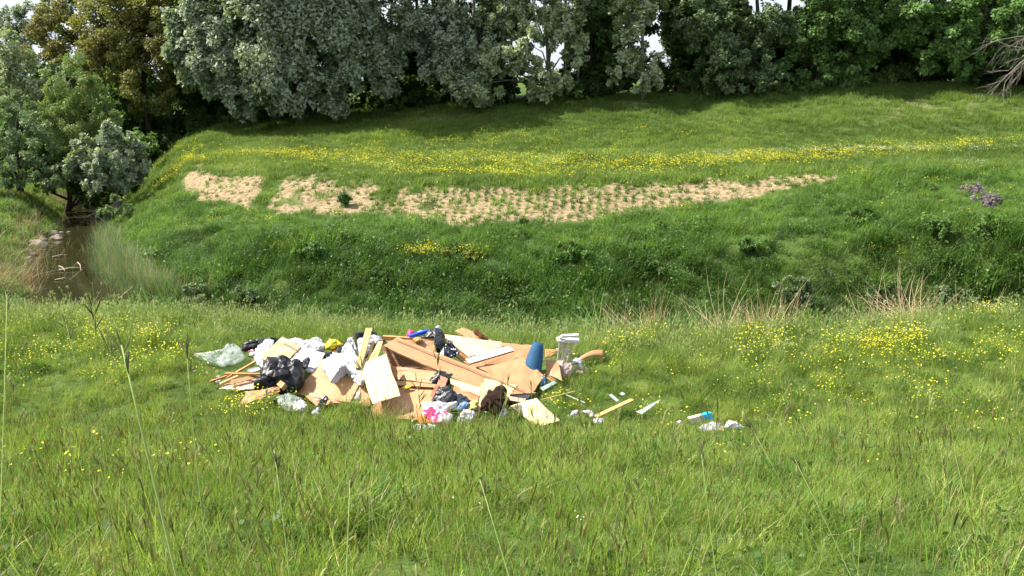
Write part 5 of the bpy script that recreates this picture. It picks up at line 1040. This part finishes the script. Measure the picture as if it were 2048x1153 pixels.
# curved veneer sheet
def veneer():
    V = []; n1, n2 = 14, 5; A, B = P(1160, 724, .08), P(1207, 716, .10); S = np.array([.03, .30, .03])
    for i in range(n1):
        t = i / (n1 - 1); b_ = A * (1 - t) + B * t + np.array([0, 0, .06 * math.sin(math.pi * min(1, t * .9 + .05))])
        for j in range(n2): u = j / (n2 - 1); V.append(b_ + S * u * (.5 + .5 * t) + np.array([0, 0, .03 * math.sin(math.pi * u)]))
    V = np.array(V); o_ = V[0].copy(); Fl = [(i * n2 + j, i * n2 + j + 1, (i + 1) * n2 + j + 1, (i + 1) * n2 + j) for i in range(n1 - 1) for j in range(n2 - 1)]
    o = link('veneer_sheet', mesh_np('veneer_sheet', V - o_, Fl, [M_lam], smooth=True), None, 'curved tan veneer sheet arching over the grass at the far right end of the heap', 'sheet', loc=o_); md = o.modifiers.new('thick', 'SOLIDIFY'); md.thickness = .012
veneer()
# -- scattered to the right
sc = 'litter scattered in the grass right of the heap'
pole('wooden_plank', 'pale yellow pine lath lying alone in the grass right of the heap', 'plank', (1192, 834, .10), (1264, 800, .14), .075, .02, M_pine)
slab('glass_strip', 'grey pointed glass strip in the grass right of the lone lath', 'glass', [(1272, 824, .12), (1320, 799, .18), (1321, 801, .17), (1284, 829, .10)], M_glass, .008, n=3)
pole('white_stick', 'short white stick above the lone lath', 'stick', (1221, 790, .16), (1236, 803, .12), .035, .02, M_whitep)
bag('white_scrap', 'white crumpled scrap at the left of the lone lath', 'scrap', [(1140, 832), (1146, 822), (1156, 819), (1158, 828), (1150, 834)], .08, .08, M_whitep, .03, .03, .02, 12, 50, seg=32, rings=8)
bag('white_scrap', 'curved white plastic piece touching the lone lath', 'scrap', [(1162, 824), (1170, 820), (1184, 822), (1192, 828), (1188, 834), (1176, 838), (1180, 830), (1168, 826)], .08, .08, M_whitep, .02, .02, .015, 12, 51, seg=40, rings=8)
bag('white_scrap', 'torn white rag in the grass under the lone lath', 'scrap', [(1184, 842), (1196, 836), (1212, 838), (1210, 846), (1192, 848)], .06, .05, M_film2, .02, .02, .02, 14, 52, seg=32, rings=8)
bag('white_scrap', 'white scrap right above the lone lath', 'scrap', [(1238, 788), (1246, 785), (1252, 790), (1246, 793)], .10, .04, M_whitep, .015, .015, .01, 14, 53, seg=20, rings=5)
pole('thin_rod', 'thin pale rod in the grass between the heap and the lone lath', 'rod', (1082, 800, .10), (1150, 783, .18), .012, .01, M_pine)
pole('thin_rod', 'thin green rod crossing the pale rod', 'rod', (1132, 790, .16), (1170, 806, .12), .010, .01, M_greeng)
bx = empty('carton', P(1400, 842, .02), 'small cream carton with cyan end in the grass far right of the heap', 'carton')
def carton():
    c = [P(a, b, h) for a, b, h in ((1379, 838, .26), (1423, 826, .30), (1428, 838, .22), (1384, 848, .18))]; nr_ = np.cross(c[1] - c[0], c[3] - c[0]); nr_ /= np.linalg.norm(nr_)
    if nr_ @ c[0] > 0: nr_ = -nr_
    for nm, u0, u1, mt_ in (('carton_body', 0, .60, M_cardc), ('carton_end', .60, 1, M_cyan)):
        q = [c[0] + (c[1] - c[0]) * u0, c[0] + (c[1] - c[0]) * u1, c[3] + (c[2] - c[3]) * u1, c[3] + (c[2] - c[3]) * u0]; V = np.array(q + [p_ - nr_ * .07 for p_ in q]) - np.array(bx.location)
        link(nm, mesh_np(nm, V, [(0, 1, 2, 3), (7, 6, 5, 4), (0, 4, 5, 1), (1, 5, 6, 2), (2, 6, 7, 3), (3, 7, 4, 0)], [mt_]), bx)
carton()
bag('grey_plastic_tray', 'grey curved plastic tray in front of the cream carton', 'tray', [(1396, 854), (1406, 849), (1426, 848), (1446, 850), (1454, 858), (1440, 862), (1420, 864), (1402, 862)], .12, .06, M_grey, .03, .03, .02, 8, 54)
bag('white_scrap', 'white lump in front of the grey tray', 'scrap', [(1414, 862), (1418, 853), (1424, 852), (1430, 860), (1424, 866)], .16, .06, M_whitep, .03, .02, .01, 12, 55, seg=24, rings=6)
bag('pink_scrap', 'tiny magenta scrap under the white lump', 'scrap', [(1420, 868), (1425, 863), (1432, 865), (1427, 870)], .15, .03, M_pink, .02, .02, .005, 12, 56, seg=20, rings=5)
bag('orange_scrap', 'orange scrap right of the white lump', 'scrap', [(1432, 862), (1440, 857), (1450, 858), (1444, 864)], .15, .03, M_stick, .02, .02, .005, 12, 57, seg=20, rings=5)
bag('white_bag', 'crumpled cream white bag right of the carton', 'bag', [(1448, 856), (1452, 845), (1460, 841), (1474, 845), (1488, 854), (1482, 860), (1464, 860)], .10, .14, M_cloth, .07, .05, .04, 8, 58)
bag('white_scrap', 'small white scrap left of the carton', 'scrap', [(1352, 844), (1358, 840), (1366, 844), (1360, 849)], .12, .04, M_whitep, .02, .02, .01, 12, 59, seg=20, rings=5)

# fine litter and shards trodden into the grass round the heap
def shards():
    rn = np.random.default_rng(91); V = []; Fl = []; M = []; poly = heap
    for k in range(230):
        i = rn.integers(0, len(poly)); t = rn.uniform(); p_ = poly[i - 1] * (1 - t) + poly[i] * t; cen = poly.mean(0); o_ = (p_ - cen) / np.linalg.norm(p_ - cen); p_ = p_ + o_ * rn.normal(-.1, .18)
        z = float(height(p_[0], p_[1])) + rn.uniform(.03, .16); c = np.array([p_[0], p_[1], z]); a = rn.normal(size=3); a[2] *= .3; a /= np.linalg.norm(a); b = np.cross(a, [rn.normal() * .4, rn.normal() * .4, 1]); b /= np.linalg.norm(b); nz_ = np.cross(a, b)
        l_ = rn.uniform(.01, .045); w_ = l_ * rn.uniform(.25, .8); i0 = len(V)
        for zz in (0, -.004):
            V += [c + a * l_ + nz_ * zz, c + b * w_ + nz_ * zz, c - a * l_ * .8 + nz_ * zz, c - b * w_ * .7 + nz_ * zz]
        Fl += [(i0, i0 + 1, i0 + 2, i0 + 3), (i0 + 7, i0 + 6, i0 + 5, i0 + 4)] + [(i0 + j, i0 + 4 + j, i0 + 4 + (j + 1) % 4, i0 + (j + 1) % 4) for j in range(4)]; M += [int(rn.choice([0, 0, 0, 1, 2, 3]))] * 6
    link('litter_scraps', mesh_np('litter_scraps', np.array(V), Fl, [M_lam, M_whitep, M_cream, M_grey], M), None, 'small shards and scraps of board and plastic trodden in round the heap', 'litter', kind='stuff')
shards()

# ---------------------------------------------------------------- tall stalks close to the camera
G_stalk = foliage('stalk_green', (.30, .42, .11), (.38, .47, .15), trans=.35, scale=4, rv=.1)
G_dhead = foliage('dark_seed_head', (.12, .13, .045), (.19, .20, .07), trans=.35, scale=8, rv=.4)
def stalk(label, base_px, tip_px, Y, r, head_len, seed, mat=None, nh=10, leaf=0, droop=.5):
    rn = np.random.default_rng(seed); b_ = np.array(at_depth(*base_px, Y)); tp_ = np.array(at_depth(*tip_px, Y + .15)); gz = float(height(b_[0], b_[1]))
    d = (tp_ - b_); bs = b_ + d * ((gz - b_[2]) / d[2]) if b_[2] > gz else b_
    bend = np.array([rn.uniform(-.04, .04), 0, 0]); pts = [bs + (tp_ - bs) * t + bend * math.sin(math.pi * t) for t in np.linspace(0, 1, 10)]
    root = empty('grass_stalk', bs, label, 'grass stalk', 'tall seeding stalks close to the camera'); mb = MB(); mb.tube(pts, np.linspace(r, r * .45, 10), 5)
    link('stem', mb.mesh('stem', [mat or G_stalk], True, bs), root)
    mb = MB(); tp2 = pts[-1]; dr = (pts[-1] - pts[-2]); dr /= np.linalg.norm(dr)
    for k in range(nh):
        s0 = tp2 - dr * head_len * .55 * rn.uniform(0, 1); o_ = rn.normal(0, .16, 3); o_[2] *= .3; q = dr * (1 - droop * .5) + o_ + np.array([.2 * droop, 0, -.1]); q /= np.linalg.norm(q); l_ = head_len * rn.uniform(.25, .45)
        e = s0 + q * l_ + np.array([0, 0, -l_ * .3 * droop]); w_ = min(r, .0016) * 1.3
        mb.tube([s0, s0 * .6 + e * .4, e * .9 + s0 * .1, e], [r * .15, w_, w_ * .6, r * .1], 4, cap=False)
    link('seed_head', mb.mesh('seed_head', [G_dhead], True, bs), root)
    for k in range(leaf):
        t = rn.uniform(.15, .5); p0 = pts[int(t * 9)]; q = np.array([rn.choice([-1, 1]) * rn.uniform(.12, .2), 0, rn.uniform(.05, .15)]); V = []
        for j in range(6): u = j / 5; c_ = p0 + q * u + np.array([0, 0, -.10 * u * u]); w_ = .005 * math.sin(math.pi * min(.98, u * .8 + .2)); V += [c_ - [0, 0, w_], c_ + [0, 0, w_]]
        link('leaf', mesh_np('leaf', np.array(V) - bs, [(2 * j, 2 * j + 2, 2 * j + 3, 2 * j + 1) for j in range(5)], [G_stalk]), root)
for a in [('thickest green stalk rising from the bottom edge, left of centre', (352, 1153), (243, 690), 1.5, .0046, .12, 1, None, 8, 0, .4), ('stalk with dark head crossing the creek reflection at left', (240, 1100), (185, 600), 1.9, .0016, .15, 2, None, 9, 0, .6), ('pale stalk left of the stick pile', (436, 1080), (372, 690), 1.8, .0022, .13, 3, None, 8, 0, .5),
          ('stalk with dark drooping head in front of the left meadow', (300, 1060), (205, 660), 2.2, .0014, .16, 4, None, 10, 0, .6), ('stalk with dark head in front of the white bag', (790, 1100), (712, 690), 2.0, .0014, .16, 5, None, 9, 0, .6), ('stalk with green spikelets in front of the faded board', (880, 1100), (832, 760), 2.1, .0013, .13, 6, G_stalk, 8, 0, .8),
          ('stalk with green spikelets right of the ribbed profile', (930, 1110), (872, 715), 2.3, .0013, .13, 7, G_stalk, 8, 0, .8), ('leafy stalk at the bottom centre', (700, 1153), (700, 960), 1.9, .0028, .10, 8, None, 6, 2, .4), ('stalk leaning left at the far left edge', (0, 760), (14, 590), 1.7, .0014, .10, 9, None, 6, 0, .5),
          ('pale leaning stalk in the right foreground', (1660, 1100), (1590, 920), 2.4, .0018, .12, 10, None, 7, 1, .5), ('tall thin stalk in the right foreground', (1690, 1153), (1500, 850), 2.0, .0017, .12, 11, None, 7, 0, .4), ('straight stalk right of the bottom centre', (1440, 1120), (1400, 880), 2.2, .0018, .12, 12, None, 7, 0, .4),
          ('leafy stalk left of the bottom centre', (560, 1153), (548, 900), 2.0, .0022, .12, 13, None, 7, 2, .4), ('short dark headed stalk left of the heap', (180, 900), (130, 640), 2.4, .0012, .14, 14, None, 8, 0, .6), ('leafy stalk under the white cushion', (1010, 1153), (960, 960), 1.9, .0024, .1, 15, None, 6, 2, .4)]:
    stalk(*a)
